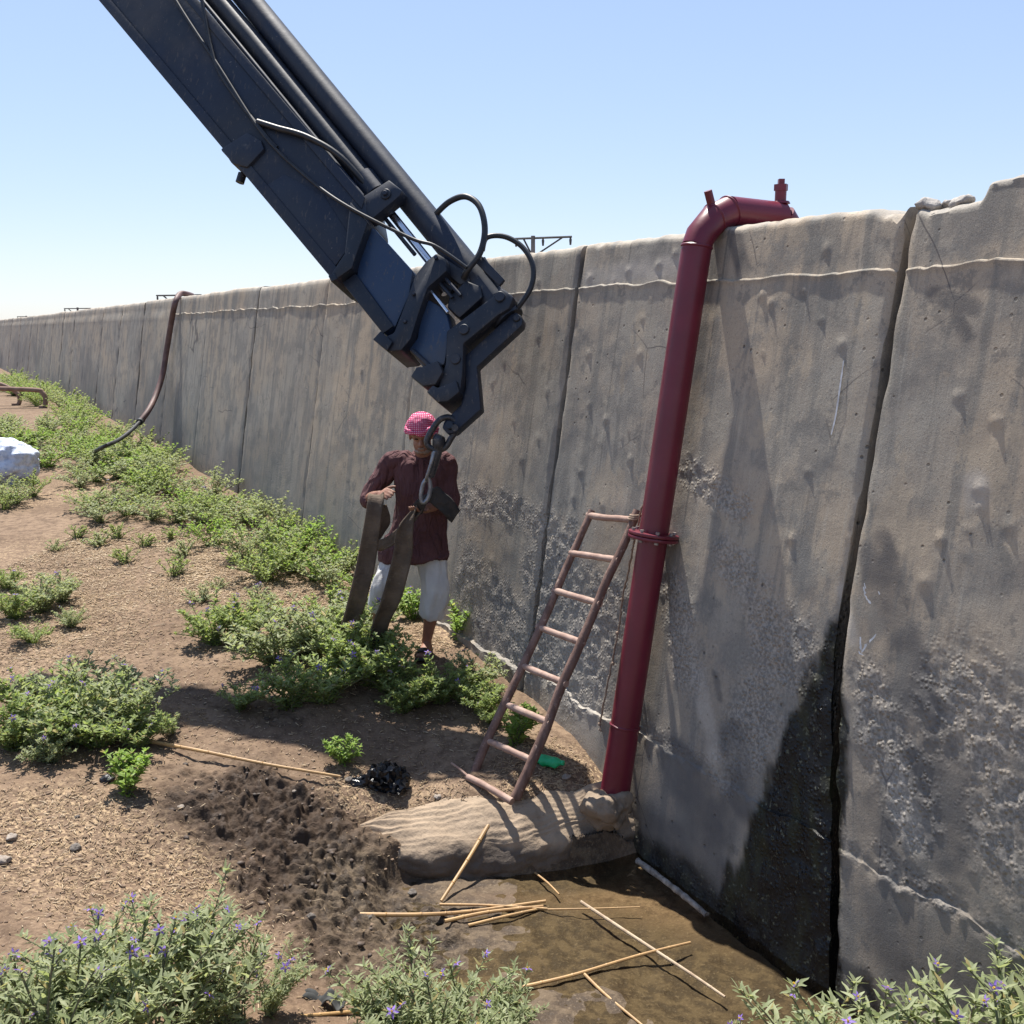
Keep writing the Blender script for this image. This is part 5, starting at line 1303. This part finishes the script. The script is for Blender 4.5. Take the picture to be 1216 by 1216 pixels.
# ================================================================== STRAW, CHIPS AND CLODS
def scatter(n, dens, size_fn, mk, seed):
    r = np.random.default_rng(seed); V = []; Fc = []; k = 0
    while k < n:
        x = r.uniform(-4.6, 1.6, 4000); y = r.uniform(2.4, 11.0, 4000)
        d = dens(x, y); keep = r.random(4000) < d
        for a, b in zip(x[keep], y[keep]):
            if k >= n: break
            if Vector((a, b, 0)).dot(WP) > D0 - .12: continue
            mk(r, V, Fc, a, b, gh(a, b)); k += 1
    me = bpy.data.meshes.new('scatter'); me.from_pydata(V, [], Fc); me.update(); return me
def sliver(r, V, Fc, x, y, z):
    far_ = 1 + max(0, (y - 5) * .13)
    L = (.006 + .034 * r.random() ** 2.2) * far_; w = r.uniform(.0010, .0028) * far_; a = r.uniform(0, 6.283); t = r.uniform(-.25, .25); c, s_ = math.cos(a), math.sin(a)
    i = len(V); z = z + .004
    for u in (-1, 1):
        for px_, pz in ((-1, 0), (1, 0), (0, 1.1)):
            V.append((x + c * L * .5 * u - s_ * w * px_, y + s_ * L * .5 * u + c * w * px_, z + u * t * L * .5 + abs(t) * L * .5 + pz * w))
    Fc.extend([(i, i + 1, i + 4, i + 3), (i + 1, i + 2, i + 5, i + 4), (i + 2, i, i + 3, i + 5), (i, i + 2, i + 1), (i + 3, i + 4, i + 5)])
_ico = bmesh.new(); bmesh.ops.create_icosphere(_ico, subdivisions=1, radius=1); IV = [tuple(v.co) for v in _ico.verts]; IF = [tuple(v.index for v in f.verts) for f in _ico.faces]; _ico.free()
def clod(lo, hi):
    def f(r, V, Fc, x, y, z):
        q = lo + (hi - lo) * r.random() ** 2.5; i = len(V); a = r.uniform(0, 6.283); c, s_ = math.cos(a), math.sin(a); sx, sy, sz = q * r.uniform(.8, 1.9), q, q * r.uniform(.35, .7)
        for v in IV:
            k = r.uniform(.7, 1.2); X_, Y_ = v[0] * sx * k, v[1] * sy * k
            V.append((x + c * X_ - s_ * Y_, y + s_ * X_ + c * Y_, z + v[2] * sz * k + sz * .25))
        Fc.extend([tuple(i + j for j in t) for t in IF])
    return f
def d_straw(x, y): return np.clip(strokes(x, y, STRAW) * 1.0 + .10, 0, 1) * (pool_depth(x, y) < -.02) * np.clip(1.2 - strokes(x, y, MUD), .1, 1)
def d_mud(x, y): return np.clip(strokes(x, y, MUD), 0, 1) * (pool_depth(x, y) < -.05)
def d_all(x, y): return .35 * (1 - strokes(x, y, MUD)) * (pool_depth(x, y) < -.02) * np.clip(1 - (y - 3) / 9, .1, 1)
straw_m = pm('straw', (.40, .29, .17), (.26, .18, .11), 3, .75); straw_p = pm('pale_straw', (.52, .41, .28), (.42, .32, .21), 3, .7)
clod_m = pm('wet_clod', (.045, .031, .023), (.085, .060, .044), 9, .6, .004, 120); crumb_m = pm('dry_crumb', (.13, .088, .060), (.20, .14, .097), 4, .95)
tag(link('straw_litter', scatter(30000, d_straw, None, sliver, 3), straw_m), 'scattered brown straw chips over the bare soil', 'straw', kind='stuff')
tag(link('pale_straw_litter', scatter(15000, d_straw, None, sliver, 4), straw_p), 'bleached straw chips over the bare soil', 'straw', kind='stuff')
tag(link('mud_clods', scatter(160, d_mud, None, clod(.004, .020), 5), clod_m), 'dark churned mud clods beside the mortar bank', 'mud', kind='stuff')
tag(link('soil_crumbs', scatter(9000, d_all, None, clod(.003, .013), 6), crumb_m, sm=False), 'fine dry soil crumbs over the ground', 'soil', kind='stuff')
